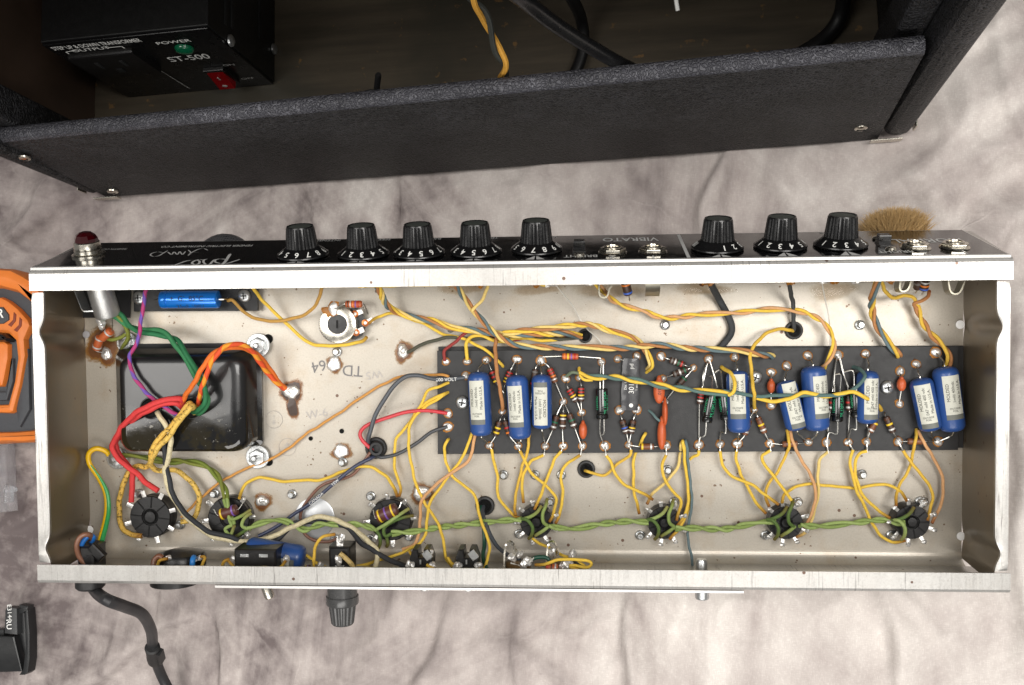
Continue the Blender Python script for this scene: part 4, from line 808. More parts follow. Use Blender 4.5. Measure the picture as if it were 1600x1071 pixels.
W([(1070, 688, 7), (1072, 692, 13), (1075, 718), (1077, 741), (1081, 776), (1078, 810, 8), (1074, 826, 6), (1075, 841, 6), (1079, 863, 7), (1084, 892, 14), (1093, 895, 18)], BG, z=(12, 9, 8, 6, 6, 8), r=1.0, label='long blue-grey wire running down past the green pair to the rear wall')
W([(1092, 704, 10), (1091, 711, 10), (1084, 713, 8), (1078, 718, 6)], z=(10, 8, 6))
W([(1125, 705, 10), (1128, 722), (1136, 737), (1152, 749), (1174, 757), (1195, 773), (1217, 789, 14)], z=(9, 7, 8, 14), burn=B1)
W([(1151, 705, 10), (1150, 718), (1156, 737), (1166, 757), (1179, 782), (1197, 803, 13)], z=(9, 5, 5, 13), burn=B1)
W([(1204, 704, 10), (1196, 709), (1191, 714), (1195, 727), (1211, 747), (1226, 767), (1240, 787, 14)], z=(9, 8, 8, 14))
W([(1230, 672, 8), (1233, 694, 13), (1227, 714), (1215, 737), (1201, 757), (1196, 776), (1202, 792, 13)], AM, z=(10, 8, 5, 13), burn=B1)
W([(1235, 674, 9), (1240, 694, 13), (1254, 722), (1268, 745), (1274, 767), (1272, 792), (1264, 812, 10), (1256, 826, 12)], PK, z=(11, 7, 9, 12), r=1.1, burn=B1)
W([(1294, 706, 10), (1288, 711), (1281, 718), (1278, 737), (1279, 767), (1275, 788), (1270, 808), (1258, 832, 10), (1244, 840, 11)], CR, z=(9, 5, 6, 11), burn=B1)
W([(1222, 786, 14), (1226, 773, 10), (1242, 761), (1266, 757), (1295, 759), (1334, 763), (1369, 758), (1392, 759), (1406, 767, 8), (1417, 783, 14)], z=(12, 5, 4, 4, 6, 13), burn=(.6, .9))
W([(1333, 703, 10), (1329, 716), (1330, 735), (1339, 767), (1351, 792), (1362, 816), (1375, 836), (1393, 847), (1415, 845, 11)], z=(9, 8, 8, 6, 6, 11), burn=B1)
W([(1355, 705, 10), (1343, 709), (1337, 722), (1338, 750), (1353, 780), (1373, 798), (1391, 810, 13)], z=(9, 8, 8, 13), burn=B1)
W([(1411, 704, 10), (1420, 718), (1437, 739), (1453, 761), (1458, 778), (1453, 796), (1449, 814, 12)], AM, z=(9, 9, 7, 12), burn=B1)
W([(1432, 671, 8), (1430, 692, 14), (1424, 718), (1420, 735), (1406, 757), (1401, 773), (1400, 791, 13)], AM, z=(11, 7, 5, 13), burn=B1)
W([(1434, 673, 9), (1445, 694, 14), (1461, 720), (1473, 749), (1473, 776), (1467, 796), (1456, 818, 12)], PK, z=(11, 6, 6, 12), r=1.1, burn=B1)
for pts in ((812, 704), (850, 711), (877, 705), (907, 711), (947, 712), (986, 703), (1041, 711), (1092, 704), (1125, 705), (1151, 705), (1204, 704), (1294, 706), (1333, 703), (1355, 705), (1411, 704), (768, 702)):
    e_ = min([e for e in EYE if e[1] > 688], key=lambda e: abs(e[0] - pts[0]) + .2 * abs(e[1] - pts[1])); dx, dy = pts[0] - e_[0], pts[1] - e_[1]
    q = MB(); tube(q, spline([P(e_[0], e_[1], 9.5), P(e_[0] + dx * .5, e_[1] + dy * .5, 10.5), P(pts[0] + dx * .15, pts[1] + dy * .15, 10)], .001), .00055, 6); q.build('bare_lead', m_lead, A)
# --- left half, on the floor
wire([(701, 590, 7), (697, 587, 12), (668, 586), (625, 589), (599, 601), (575, 614), (545, 635), (516, 655), (482, 676), (449, 702), (418, 720), (388, 731), (357, 746), (329, 765), (300, 792), (283, 809, 12)], TN, .95, (9, 4, 3, 3, 3, 3, 4, 10), label='long thin tan wire slanting across the bare floor')
W([(374, 779, 12), (377, 770), (386, 755), (406, 746), (437, 752), (473, 751), (506, 749), (535, 737), (560, 730), (583, 731), (603, 745), (615, 761), (621, 776, 14)], z=(11, 4, 4, 4, 6, 6, 13), r=1.15, burn=(.5, .9))
NB = (52, 58, 82)
wire([(586, 712, 0), (580, 716, 6), (555, 729), (525, 753), (486, 786), (460, 803), (440, 818), (420, 830), (404, 838, 8)], NB, 1.35, (7, 10, 9, 8), plastic=True, name='plastic_wire', label='dark blue plastic wire printed with white letters')
wire([(585, 706, 0), (578, 708, 5), (561, 732), (545, 745), (506, 757), (484, 778), (471, 799), (470, 818), (476, 834), (490, 844), (511, 847), (527, 842, 8)], (122, 84, 68), 1.15, (5, 6, 5, 4, 5, 8), plastic=True, name='plastic_wire')
wire([(578, 697, -1), (575, 688, 6), (579, 673, 9), (587, 648), (601, 624), (616, 603), (634, 589), (654, 587), (675, 592), (697, 593), (726, 590, 10)], (74, 78, 84), 1.55, (8, 9, 9, 9, 11, 10), plastic=True, name='plastic_wire', label='grey plastic wire arching from the large grommet to the board')
wire([(583, 705, -1), (579, 701, 4), (566, 688, 6), (563, 676), (575, 664), (605, 653), (636, 644), (668, 642), (699, 646, 10)], (200, 58, 66), 1.35, (6, 5, 6, 10), plastic=True, name='plastic_wire', label='red plastic wire curling from the large grommet to the board')
wire([(588, 704, -1), (592, 714, 5), (604, 714), (625, 708), (652, 692), (675, 675), (699, 667, 10)], (60, 62, 66), 1.35, (6, 6, 10), plastic=True, name='plastic_wire')
q = MB(); q2 = MB()
def on_wire(q, s, p0, p1, size, dz=.0017):
    a, b = P(*p0), P(*p1); d = (b - a) / np.linalg.norm(b - a); n_ = np.array([-d[1], d[0], 0]); text(q, s, flat((a + b) / 2 + np.array([0, 0, dz]), d, n_), size)
on_wire(q, 'CANADA', (480, 791, 9.5), (510, 766, 9.8), .0030); on_wire(q, 'TEW', (517, 760, 10), (532, 747, 10), .0030); on_wire(q, '600 VOLT', (680, 593.5, 10.6), (716, 592.5, 10.8), .0034)
q.build('wire_print', m_white, A, smooth=False)
q = MB(); c = P(588, 700, 0); lathe(q, [(.0050, .001), (.0056, .0048), (.0046, .0062), (.0030, .0060), (.0028, .002)], c + np.array([.001, 0, 0]), k=24); q.build('grommet_collar', m_rubber, A)
wire([(776, 528, 12), (774, 545, 15), (775, 567, 19), (779, 597, 19), (785, 630, 15), (785, 641, 10)], BR, 1.35, 15, label='brown wire lying down across the board between two blue capacitors')
W([(576, 506, 9), (582, 501, 9), (593, 494), (613, 490), (632, 495), (664, 507), (687, 520), (707, 526), (726, 530), (746, 540), (770, 556), (784, 570, 10), (786, 574, 6)], z=(9, 4, 4, 5, 9, 12, 10), burn=(.9, 0))
wire([(636, 551, 3), (645, 547, 4), (660, 538), (687, 530), (713, 527), (738, 530), (760, 529), (790, 521), (830, 525), (880, 530), (908, 527, 0)], (78, 78, 66), 1.2, (4, 5, 8, 8, 5, 4, 2))
wire([(695, 564, 10), (694, 550, 11), (702, 542), (713, 534), (721, 524), (738, 517), (756, 519), (766, 525), (779, 531), (805, 531), (828, 526), (870, 524), (906, 526, 0)], (146, 58, 54), 1.15, (11, 10, 9, 7, 5, 4, 2), label='dull red cloth wire rising from the top left corner of the board')
W([(730, 562, 10), (729, 548, 12), (728, 537, 13), (738, 526), (756, 525), (772, 533), (789, 534), (810, 528), (850, 532), (905, 527, 0)], z=(12, 11, 10, 8, 6, 2), r=1.25)
W([(356, 470, 10), (364, 470, 12), (380, 487), (398, 497), (418, 502), (441, 501), (469, 495), (488, 483), (498, 467), (504, 446), (505, 432, 30)], (190, 146, 74), z=(12, 10, 11, 14, 24, 30), r=1.2)
W([(388, 436, 30), (397, 453, 26), (410, 469), (429, 489), (449, 507), (469, 526), (486, 537), (512, 541), (545, 538), (565, 534), (573, 527, 9)], z=(28, 18, 8, 5, 5, 9), r=1.25, burn=(0, .6))
# --- twisted bundles near the front
twist([(585, 438, 34), (594, 456, 30), (603, 475, 20), (622, 488), (645, 496), (680, 503), (705, 512), (735, 516), (765, 520), (800, 523), (850, 522), (885, 521), (908, 526, 3)], (YL, BR, BG, CR), 1.04, (20, 9, 8, 10, 13, 14, 12, 6), pitch=.034)
twist([(710, 440, 36), (720, 458, 28), (737, 482), (755, 503), (775, 522), (795, 535), (815, 541), (860, 543), (920, 543), (980, 544), (1030, 539), (1080, 545), (1150, 548), (1185, 554), (1204, 556, 11), (1208, 558, 6)], (BG, BR, CR), 1.05, (22, 14, 17, 19, 17, 17, 18, 18, 19, 19, 18, 17, 16), pitch=.033)
twist([(786, 522, 15), (820, 517), (860, 513), (900, 508), (925, 508), (955, 518), (985, 526), (1003, 540), (1012, 555), (1018, 570), (1012, 579, 8), (1010, 581, 5)], (YL, CR, BR), 1.05, (16, 17, 16, 15, 15, 15, 13), pitch=.036)
W([(765, 436, 36), (760, 455, 28), (750, 473, 22), (738, 486, 18), (744, 490, 15)], CR, z=25, r=1.15)
W([(1035, 562, 6), (1012, 581, 8), (1004, 587, 11), (1012, 592, 14)], z=9, r=1.0) if False else None
twist([(928, 438, 36), (940, 452, 28), (958, 470), (985, 481), (1010, 487), (1025, 494), (1050, 497), (1100, 491), (1150, 489), (1200, 484), (1245, 486), (1280, 499), (1298, 520), (1303, 540), (1296, 560), (1288, 572, 11), (1286, 576, 6)], (YL, PK), 1.08, (24, 12, 10, 10, 10, 10, 10, 12, 16, 16, 14), pitch=.032, ph=1)
twist([(1372, 436, 36), (1364, 460, 26), (1362, 482), (1370, 508), (1386, 532), (1402, 552, 11), (1405, 556, 6)], (BG, BR, AM), 1.2, (26, 14, 10, 10, 11), pitch=.042)
W([(1376, 436, 36), (1384, 456, 24), (1398, 466, 16), (1416, 462, 14), (1428, 466, 12), (1432, 478, 9)], AM, z=20, r=1.25)
W([(1452, 455, 22), (1450, 463, 18), (1440, 471, 14), (1428, 475, 11), (1434, 484, 9)], BR, z=16, r=1.2, burn=(.8, 0))
twist([(1432, 478, 9), (1440, 500), (1452, 519), (1470, 537), (1482, 553), (1483, 566, 12), (1479, 575, 10)], (AM, BR), 1.25, (9, 9, 12, 12), pitch=.030)
# blue-grey and yellow pair lying over the board
twist([(906, 583, 17), (925, 589), (960, 590), (1000, 596), (1045, 605), (1100, 612), (1143, 616)], (YL, (92, 118, 112)), 1.2, (18, 20, 21, 22, 23, 23), pitch=.034, ph=2)
wire([(885, 588, 12), (894, 582, 16), (906, 584, 17)], (110, 122, 100), 1.1, 14); W([(905, 575, 12), (905, 583, 16), (912, 593, 18), (926, 594, 18)], z=15)
W([(1127, 573, 6), (1130, 576, 12), (1142, 583, 20), (1148, 598, 25), (1146, 612, 26), (1138, 618, 25)], z=12, r=1.3)
wire([(1130, 611, 23), (1150, 614, 24), (1180, 619, 24), (1230, 618, 24), (1290, 618, 25), (1320, 616, 25), (1340, 603, 25), (1351, 588, 24), (1343, 577, 16), (1331, 573, 6)], (86, 112, 108), 1.25, 24, label='blue-green wire curling back into a hole in the board')
W([(1182, 622, 22), (1205, 627, 23), (1232, 624, 25), (1258, 613, 26), (1285, 620, 24), (1310, 616, 25), (1332, 613, 26), (1358, 624, 22), (1373, 635, 14), (1377, 641, 10)], z=22, r=1.35, burn=(0, .5))
W([(1240, 518, -1), (1234, 516, 5), (1219, 514, 8), (1199, 521), (1181, 536), (1173, 554), (1174, 581), (1178, 613, 27), (1179, 638, 11)], AM, z=(8, 9, 12, 17, 20, 20, 12), r=1.2)
wire([(1076, 613 if False else 602, 6), (1080, 606, 8)], BG, .8, 8) if False else None
wire([(1013, 641, 7), (1020, 647, 11), (1027, 655, 13), (1036, 661, 13)], (98, 122, 122), .9, 10)
wire([(1228, 430, 36), (1234, 450, 26), (1238, 470), (1240, 489), (1240, 512, 2), (1240, 518, -2)], (64, 66, 66), 1.55, (26, 12, 8, 3), label='grey cloth wire dropping straight into the upper grommet')
wire([(1106, 432, 34), (1114, 450, 24), (1123, 467), (1136, 491), (1143, 508), (1142, 522), (1132, 536), (1120, 549, 4)], (60, 62, 64), 2.35, (16, 8, 5, 4, 4), name='shielded_cable', label='thick dark grey shielded cable bending down to the board')
for pts in ([(869, 446, 30), (880, 460, 22), (896, 480, 10), (905, 497, 6), (918, 515, 5), (932, 527, 5), (940, 537, 5)], [(1284, 440, 30), (1288, 462, 18), (1294, 490, 9), (1297, 515, 8), (1297, 540, 8)]):
    wire(pts, (206, 204, 196), .42, 8, name='bare_wire', plastic=True)
# solder spikes and flux along the underside of the front lip
for px, c_ in ((566, m_solder), (752, m_flux), (838, m_flux), (858, m_solder), (868, m_solder), (918, m_solder), (1101, m_flux), (1112, m_flux), (1236, m_flux), (1290, m_solder), (1302, m_flux), (1337, m_solder), (1098, m_burntflux), (1390, m_flux), (704, m_flux)):
    q = MB(); ellipsoid(q, P(px, 445 - (px - 500) * .010, 36), (.0032, .0030, .0022), k=12, m_=7, noise=.25); q.build('solder_blob' if c_ is m_solder else 'flux_drip', c_, A)
W([(838, 441, 38), (850, 446, 36), (862, 443, 36)], z=36, r=1.0); W([(560, 448, 40), (600, 447, 40), (700, 445, 40), (760, 443, 40)], z=40, r=1.0)
# --- transformer leads
HA = (301, 638); HB = (240, 640)
twist([(172, 487, 22), (186, 495), (200, 508), (220, 517), (247, 520), (268, 528), (280, 541), (295, 565), (308, 588), (320, 610), (322, 630), (308, 645, 30), (301, 641, 24)], (DG, (56, 122, 78)), 1.75, (22, 18, 22, 26, 34, 40, 40, 36), pitch=.085, ph=.4, label='twisted pair of dark green leads from the pilot lamp to the transformer')
wire([(172, 488, 22), (185, 497, 20), (198, 514, 16), (200, 527, 12), (192, 545, 6), (188, 562, 4)], OL, 1.5, 14); wire([(168, 530, 12), (176, 531, 14), (190, 527, 13), (196, 522, 12)], OL, 1.3, 12)
wire([(232, 438, 36), (227, 460, 32), (222, 490, 30), (217, 525, 29), (208, 548, 29), (202, 558, 30), (206, 580, 32), (220, 604, 33), (240, 624, 33), (262, 640, 32), (285, 652, 30)], (168, 58, 112), 1.4, 30, stripe=(108, 78, 160), label='purple striped wire running down onto the transformer')
wire([(282, 636, 28), (290, 618, 38), (305, 596, 46), (318, 572, 48), (336, 551, 46), (360, 543, 42), (385, 546, 32), (404, 556, 22), (420, 575, 14), (436, 598, 7), (446, 607, 2)], OR, 1.75, 30)
wire([(310, 634, 28), (313, 615, 38), (321, 590, 45), (333, 562, 48), (352, 542, 46), (376, 538, 40), (396, 552, 30), (414, 578, 18), (432, 598, 9), (444, 608, 2)], (222, 84, 44), 1.75, 30, stripe=(226, 146, 44), label='red wire with an orange stripe arching to the floor')
wire([(288, 634, 28), (282, 623, 36), (266, 624, 38), (240, 631, 38), (215, 644, 35), (195, 662, 28), (179, 688, 18), (176, 702, 15), (184, 716, 15), (197, 727, 15), (215, 742, 15), (232, 757, 16), (247, 767, 17)], RD, 2.0, 30, label='red lead ending in the air beside the leftmost socket')
wire([(286, 638, 28), (274, 630, 34), (250, 633, 36), (225, 645, 33), (205, 659, 26), (184, 683, 14), (181, 700, 10), (190, 715, 10), (202, 730, 10), (207, 745, 10), (205, 785, 12)], RD, 2.0, 30, label='red lead ending straight down, left of the leftmost socket')
wire([(299, 640, 26), (296, 630, 35), (288, 640, 37), (275, 658, 36), (252, 682, 34), (238, 702, 32), (236, 719, 25), (230, 729, 14), (210, 730, 8), (196, 748, 6), (189, 770, 6), (186, 800, 6), (190, 822, 8), (202, 834, 10), (222, 838, 11)], (220, 178, 84), 1.9, 20, dirt=.8, label='yellow lead stained dark, looping down to the leftmost socket', burn=(0, .7))
wire([(304, 646, 26), (302, 634, 36), (292, 643, 40), (277, 663, 38), (262, 684, 36), (245, 703, 33), (236, 722, 24), (240, 732, 16), (252, 736, 12), (275, 736, 9), (298, 752, 8), (311, 776, 8), (308, 800, 9), (300, 812, 11), (283, 816, 12)], (222, 184, 92), 1.9, 20, dirt=.75)
wire([(243, 640, 26), (250, 652, 33), (262, 670, 34), (267, 690, 33), (264, 712, 28), (258, 735, 22), (262, 760, 18), (272, 780, 17), (290, 806, 16), (318, 830, 15), (345, 842, 15), (380, 846, 16), (412, 843, 17), (440, 832, 18), (465, 820, 19), (485, 811, 20), (505, 808, 20), (528, 814, 22), (560, 832, 22), (584, 855, 22), (590, 868, 24), (585, 893, 30)], CK, 1.8, 20, dirt=.25, label='long cream cloth lead beside the black one')
wire([(240, 638, 26), (248, 648, 30), (256, 668, 30), (256, 690, 31), (258, 717, 26), (263, 745, 20), (270, 770, 20), (278, 788, 19), (300, 812, 18), (325, 830, 18), (355, 838, 18), (385, 848, 15), (420, 848, 15), (440, 838, 16), (462, 817, 16), (490, 816, 17), (520, 818, 19), (545, 826, 22), (562, 846, 23), (590, 865, 24), (620, 880, 27), (638, 887, 30)], BK, 1.75, 20, dirt=.2, label='long black cloth lead beside the cream one')
GY = (232, 184, 20)
wire([(170, 711, 3), (165, 705, 5), (150, 701, 8), (139, 709, 9), (140, 725, 9), (155, 748, 8), (165, 770, 8), (167, 795, 10), (163, 820, 16), (156, 846, 26)], GY, 1.9, 8, plastic=True, name='plastic_wire', label='yellow and green striped earth wire at the left end') 
c = spline(path([(141, 727, 10.3), (156, 748, 9.3), (166.6, 770, 9.4), (169.2, 795, 11), (165.4, 820, 17), (158.4, 846, 27)], 9)); q = MB(); tube(q, c + np.array([.0004, 0, 0]), np.interp(np.linspace(0, 1, len(c)), [0, .35, 1], [.0004, .0013, .0017]), 8); q.build('green_stripe', wire_mat((60, 168, 92), None, True), A)
# green heater pair from socket to socket
twist([(186, 712, 6), (205, 712), (230, 716), (262, 722), (290, 721), (318, 727), (338, 742), (350, 764, 10), (354, 785, 14)], (OL, (110, 124, 48)), 1.3, (6, 5, 5, 6, 9), pitch=.040, label='olive green twisted pair from the transformer to the first wired socket')
G2 = (136, 156, 86); G1 = (152, 172, 102)
def heat(pts, z=(12, 10, 12), **kw): return twist(pts, (G1, G2), 1.22, z, pitch=.027, loose=.16, **kw)
heat([(352, 780, 14), (357, 800, 18), (364, 820, 17)], (14, 18, 16)); heat([(388, 827, 16), (405, 818), (430, 813), (448, 815), (465, 824), (478, 828), (500, 820), (540, 819), (570, 822), (588, 829, 15)], (15, 13, 16, 22, 20, 14))
heat([(612, 834, 14), (650, 830), (690, 824), (735, 819), (785, 814), (815, 812, 15)], (14, 11, 10, 12, 14)); heat([(856, 822, 14), (880, 826), (900, 826), (940, 819), (985, 815), (1013, 816, 15)], (14, 9, 8, 11, 14))
heat([(1056, 826, 14), (1090, 826), (1130, 827), (1160, 822), (1190, 816), (1212, 815, 15)], (14, 9, 8, 11, 14)); heat([(1250, 821, 14), (1275, 823), (1320, 819), (1360, 814), (1385, 813), (1400, 817), (1414, 818, 16)], (14, 9, 8, 11, 15))
def hook(pts, z=15): wire(pts, random.choice((G1, G2, (88, 112, 56))), 1.22, z, burn=(0, .5), name='heater_lead')
for dx, dy in ((0, 0), (197, 1), (384, 1), (582, 2)):         # loops onto the socket pins
    X_ = lambda x, y, z: (x + dx, y + dy, z)
    hook([X_(815, 812, 15), X_(828, 808, 17), X_(839, 801, 17), X_(846, 791, 15)]); hook([X_(815, 811, 15), X_(824, 813, 18), X_(832, 824, 18), X_(831, 836, 16), X_(826, 842, 13)])
    if dx < 500: hook([X_(856, 822, 14), X_(849, 816, 17), X_(848, 803, 18), X_(853, 790, 17), X_(855, 780, 12)]); hook([X_(858, 822, 13), X_(848, 830, 16), X_(836, 837, 13)])
hook([(588, 829, 15), (593, 838, 16), (594, 850, 14), (590, 858, 12)]); hook([(588, 828, 15), (605, 818, 18), (622, 806, 18), (639, 795, 14)]); hook([(612, 834, 14), (602, 838, 16), (600, 826, 17), (612, 816, 17), (630, 809, 15), (646, 806, 13)]); hook([(603, 836, 13), (606, 850, 10), (604, 854, 8)])
hook([(364, 820, 17), (352, 827, 16), (360, 836, 15), (366, 822, 18)]); hook([(354, 802, 18), (362, 812, 19), (378, 806, 17), (392, 797, 14)]); hook([(388, 827, 16), (378, 822, 18), (382, 810, 17), (393, 802, 15)]); hook([(388, 826, 15), (376, 834, 12), (366, 840, 9)])
# ------------------------------------------------------------------ along the rear wall
def rear(px, zz): return np.array([P(px, 890, zz)[0], 0.0, zz * .001])
Y_ = (0, 1, 0)
def rbox(px, py, z, s, name, mat, parent=None, bev=.001, **kw): q = MB(); box(q, P(px, py, z), s, bev=bev); return q.build(name, mat, parent or A, smooth=False, **kw)
# mains outlet, power switch, fuse holder, jacks
q = MB(); lathe(q, [(.0165, 0), (.0165, .006), (.0150, .0085), (.0080, .0105), (0, .0110)], np.array([P(282, 890, 28)[0], .0012, .026]), Y_, k=36); ou = q.build('mains_outlet', m_bake, A, label='black round mains outlet on the rear wall')
q = MB(); lathe(q, [(.0165, -.006), (.0165, -.0012)], np.array([P(278, 890, 40)[0], 0, .044]), Y_, k=36); q.build('outlet_flange', m_bake, ou)
for x0 in (262, 310): q = MB(); box(q, P(x0, 873, 40), (.006, .003, .0008), (.9, .3, 0), (-.3, .9, 0)); ellipsoid(q, P(x0 + 2, 872, 41), (.002, .002, .0015), k=10, m_=6, noise=.2); q.build('terminal', m_solder, ou)
wire([(238, 890, 44), (241, 876, 42), (248, 869, 41), (254, 872, 41)], (122, 80, 60), 1.9, 40, plastic=True, name='plastic_wire'); W([(246, 884, 42), (250, 876, 44), (262, 873, 44)], AM, z=42, burn=(0, .8)); wire([(300, 894, 46), (301, 876, 46), (303, 871, 42)], (44, 128, 206), 1.9, 40, plastic=True, name='plastic_wire', label='short bright blue wire end at the mains outlet'); W([(314, 888, 44), (320, 872, 44), (314, 870, 42)], AM, z=44, burn=(0, .8))
q = MB(); c = P(406, 874, 34); box(q, c, (.029, .018, .020), bev=.0022); sw = q.build('power_switch', m_bake, A, smooth=False, label='black boxed power switch beside the blue capacitor')
q = MB()
for dx in (-.007, .006): box(q, c + np.array([dx, .005, .0101]), (.006, .0022, .0006), bev=.0002)
q.build('clip', m_zinc, sw, smooth=False)
for px in (364, 447): q = MB(); box(q, P(px, 876, 40), (.004, .003, .0007)); ellipsoid(q, P(px + 1, 873, 40), (.0024, .0022, .0017), k=10, m_=6, noise=.15); q.build('terminal', m_solder, sw)
W([(345, 892, 42), (350, 878, 44), (358, 874, 42)], AM, z=42, burn=(0, .7)); W([(372, 894, 42), (364, 884, 43), (356, 876, 42)], AM, z=42, burn=(0, .7)); W([(390, 892, 48), (410, 887, 48), (436, 888, 47), (446, 877, 42)], z=46, burn=(0, .8))
moulded((385, 858), (476, 873), 34, None, [(484, 876, 22), (490, 875, 20)], -.7, ('MOLDED', '.1mfd 600vdc', 'Made in U.S.A.'), z=24, r=.0088, label='blue moulded capacitor lying behind the power switch')
q = MB(); c = P(535, 875, 34); box(q, c + np.array([0, .001, 0]), (.0145, .020, .018), bev=.002); fh = q.build('fuse_holder', m_bake, A, smooth=False, label='black fuse holder with its ribbed cap outside the rear wall')
q = MB(); box(q, c + np.array([0, .012, .006]), (.0046, .009, .0010), bev=.0003); ellipsoid(q, P(534, 841, 42), (.0022, .0036, .0016), k=12, m_=7, noise=.15); ellipsoid(q, P(529, 876, 46), (.0026, .0034, .0018), k=12, m_=7, noise=.2); q.build('terminal', m_solder, fh)
W([(490, 894, 40), (491, 872, 44), (494, 850, 44), (505, 839, 44), (524, 835, 43)], AM, z=42, burn=(0, .8)); wire([(531, 865, 46), (541, 873, 46), (550, 884, 46), (558, 895, 45)], (196, 170, 110), 1.7, 46, dirt=.9); q = MB(); text(q, 'BUSS', flat(P(531, 886, 44), (1, 0, 0), Y_), .0030); q.build('lettering', m_greyprint, fh, smooth=False)
xo = P(533, 925, 45)[0]; zo = .042
q = MB(); lathe(q, [(.0100, 0), (.0100, .010), (.0108, .0102), (.0110, .0150), (.0104, .0160)], (xo, -.004, zo), (0, -1, 0), k=36); q.build('holder_body', M('grey_bakelite', (72, 72, 72), .25, .3), fh)
q = MB(); lathe(q, [(.0094, .015), (.0090, .0180), (.0076, .0285), (.0068, .0295), (0, .0295)], (xo, -.004, zo), (0, -1, 0), k=64, fx=lambda r, j: r * (1 if j % 4 < 2 else .93) if r > .007 else r); q.build('fuse_cap', M('grey_ribbed_cap', (66, 66, 66), .28, .2), fh, sharp=25)
for px in (660, 731):
    q = MB(); c = P(px, 877, 34); pr_ = [(-.0075, -.006), (.0075, -.006), (.0078, .003), (.0055, .0095), (.0020, .0095), (.0016, .004), (-.0016, .004), (-.0020, .0095), (-.0055, .0095), (-.0078, .003)]
    prism(q, [(a, b) for a, b in pr_], c - np.array([0, 0, .008]), *Z3, .015, .0014); o = q.build('output_jack', m_bake, A, smooth=False)
    q = MB(); box(q, c + np.array([0, .0015, .0080]), (.0010, .003, .0006)); box(q, c + np.array([.0046, .0060, .0075]), (.005, .006, .001), (.8, .6, 0), (-.6, .8, 0)); q.build('contact', m_zinc, o, smooth=False)
    q = MB()
    for dx in (-17, 16): ellipsoid(q, P(px + dx, 884, 42), (.0026, .0026, .0020), k=12, m_=8, noise=.1)
    q.build('solder_blob', m_solder, o)
W([(667, 883, 42), (676, 888, 44), (680, 896, 44)], AM, z=42); W([(744, 884, 42), (750, 892, 43), (756, 896, 44)], AM, z=42)
# footswitch jacks with bent springs
for px, lab in ((790, 'jack spring standing left of its paler twin'), (856, 'jack spring right of its twin, half tarnished')):
    strip([(px - 2, 892, 36), (px - 1, 862, 34), (px + 1, 850, 32), (px + 7, 847, 32), (px + 12, 851, 32), (px + 14, 858, 32), (px + 17, 863, 32), (px + 13, 868, 32)], .006, side=UPV, mat=m_nickel)
    q = MB(); lathe(q, [(.0085, 0), (.0085, .006), (.0060, .0075), (0, .0078)], np.array([P(px + 20, 890, 34)[0], .0012, .034]), Y_, k=28); j = q.build('footswitch_jack', M('amber_phenolic', (92, 70, 40), .35, 0, .3), A)
    q = MB(); ellipsoid(q, P(px + 34, 878 + (px > 800) * 3, 40), (.0036, .0030, .0024), k=12, m_=8, noise=.2); ellipsoid(q, P(px + 28, 884, 42), (.0026, .0036, .0020), k=12, m_=8, noise=.2); q.build('solder_blob', m_solder, j)
wire([(756, 790, -1), (754, 800, 6), (757, 812, 10), (766, 836, 14), (778, 855, 18), (795, 868, 26), (812, 876, 36)], (70, 74, 80), 1.5, 12, plastic=True, name='plastic_wire'); wire([(753, 790, -1), (752, 802, 6), (756, 825, 12), (757, 850, 16), (755, 870, 24), (762, 893, 36)], (30, 74, 58), 1.5, 12, plastic=True, name='plastic_wire', label='dark green plastic wire dropping from the lower grommet to the rear wall'); wire([(828, 876, 36), (840, 871, 37), (856, 873, 38), (862, 890, 38)], (30, 74, 58), 1.4, 36, plastic=True, name='plastic_wire')
wire([(890, 876, 38), (902, 886, 40), (912, 893, 40)], (36, 36, 38), 2.6, 38, plastic=True, name='plastic_wire')
W([(832, 842, 12), (845, 850, 16), (870, 863, 26), (895, 875, 36), (915, 886, 40), (916, 896, 42)], z=20); W([(836, 883, 44), (850, 882, 46), (870, 876, 47), (890, 874, 47), (915, 876, 47), (924, 882, 46), (918, 887, 45), (900, 884, 44), (890, 884, 43)], z=45, burn=(.8, 0)); W([(890, 886, 42), (902, 890, 44), (912, 896, 44)], AM, z=43)
q = MB(); lathe(q, [(.0040, 0), (.0040, .006), (.0032, .008), (0, .008)], np.array([P(1096, 893, 30)[0], .0012, .030]), Y_, k=14); q.build('earth_stud', m_zinc, A)
q = MB(); xx = [P(346, 918, 50)[0], P(1160, 933, 50)[0]]; hull(q, [(xx[0], -.0025, .012), (xx[1], -.0025, .012), (xx[1], -.0045, .012), (xx[0], -.0045, .012)], [(xx[0], -.0025, .0615), (xx[1] - .001, -.0025, .0615), (xx[1] - .001, -.0042, .0610), (xx[0], -.0042, .0610)]); q.build('rear_plate', m_chrome, A, smooth=False)
def stick(px, z, r, ln, mat, name, tilt=0, rounded=True):
    q = MB(); x0 = P(px, 930, z)[0]; pr_ = [(r, 0), (r, ln * .8), (r * .85, ln * .94), (r * .5, ln), (0, ln)] if rounded else [(r, 0), (r, ln - .001), (r * .9, ln), (0, ln)]
    lathe(q, pr_, (x0, -.004, z * .001), (tilt, -1, 0), k=20); return q.build(name, mat, A)
stick(413, 46, .0035, .0125, m_nickel, 'switch_lever', .35); stick(664, 46, .0034, .0052, m_chrome, 'jack_barrel'); stick(732, 46, .0034, .0052, m_chrome, 'jack_barrel'); stick(1097, 46, .0046, .0085, m_zinc, 'jack_barrel', 0, False)
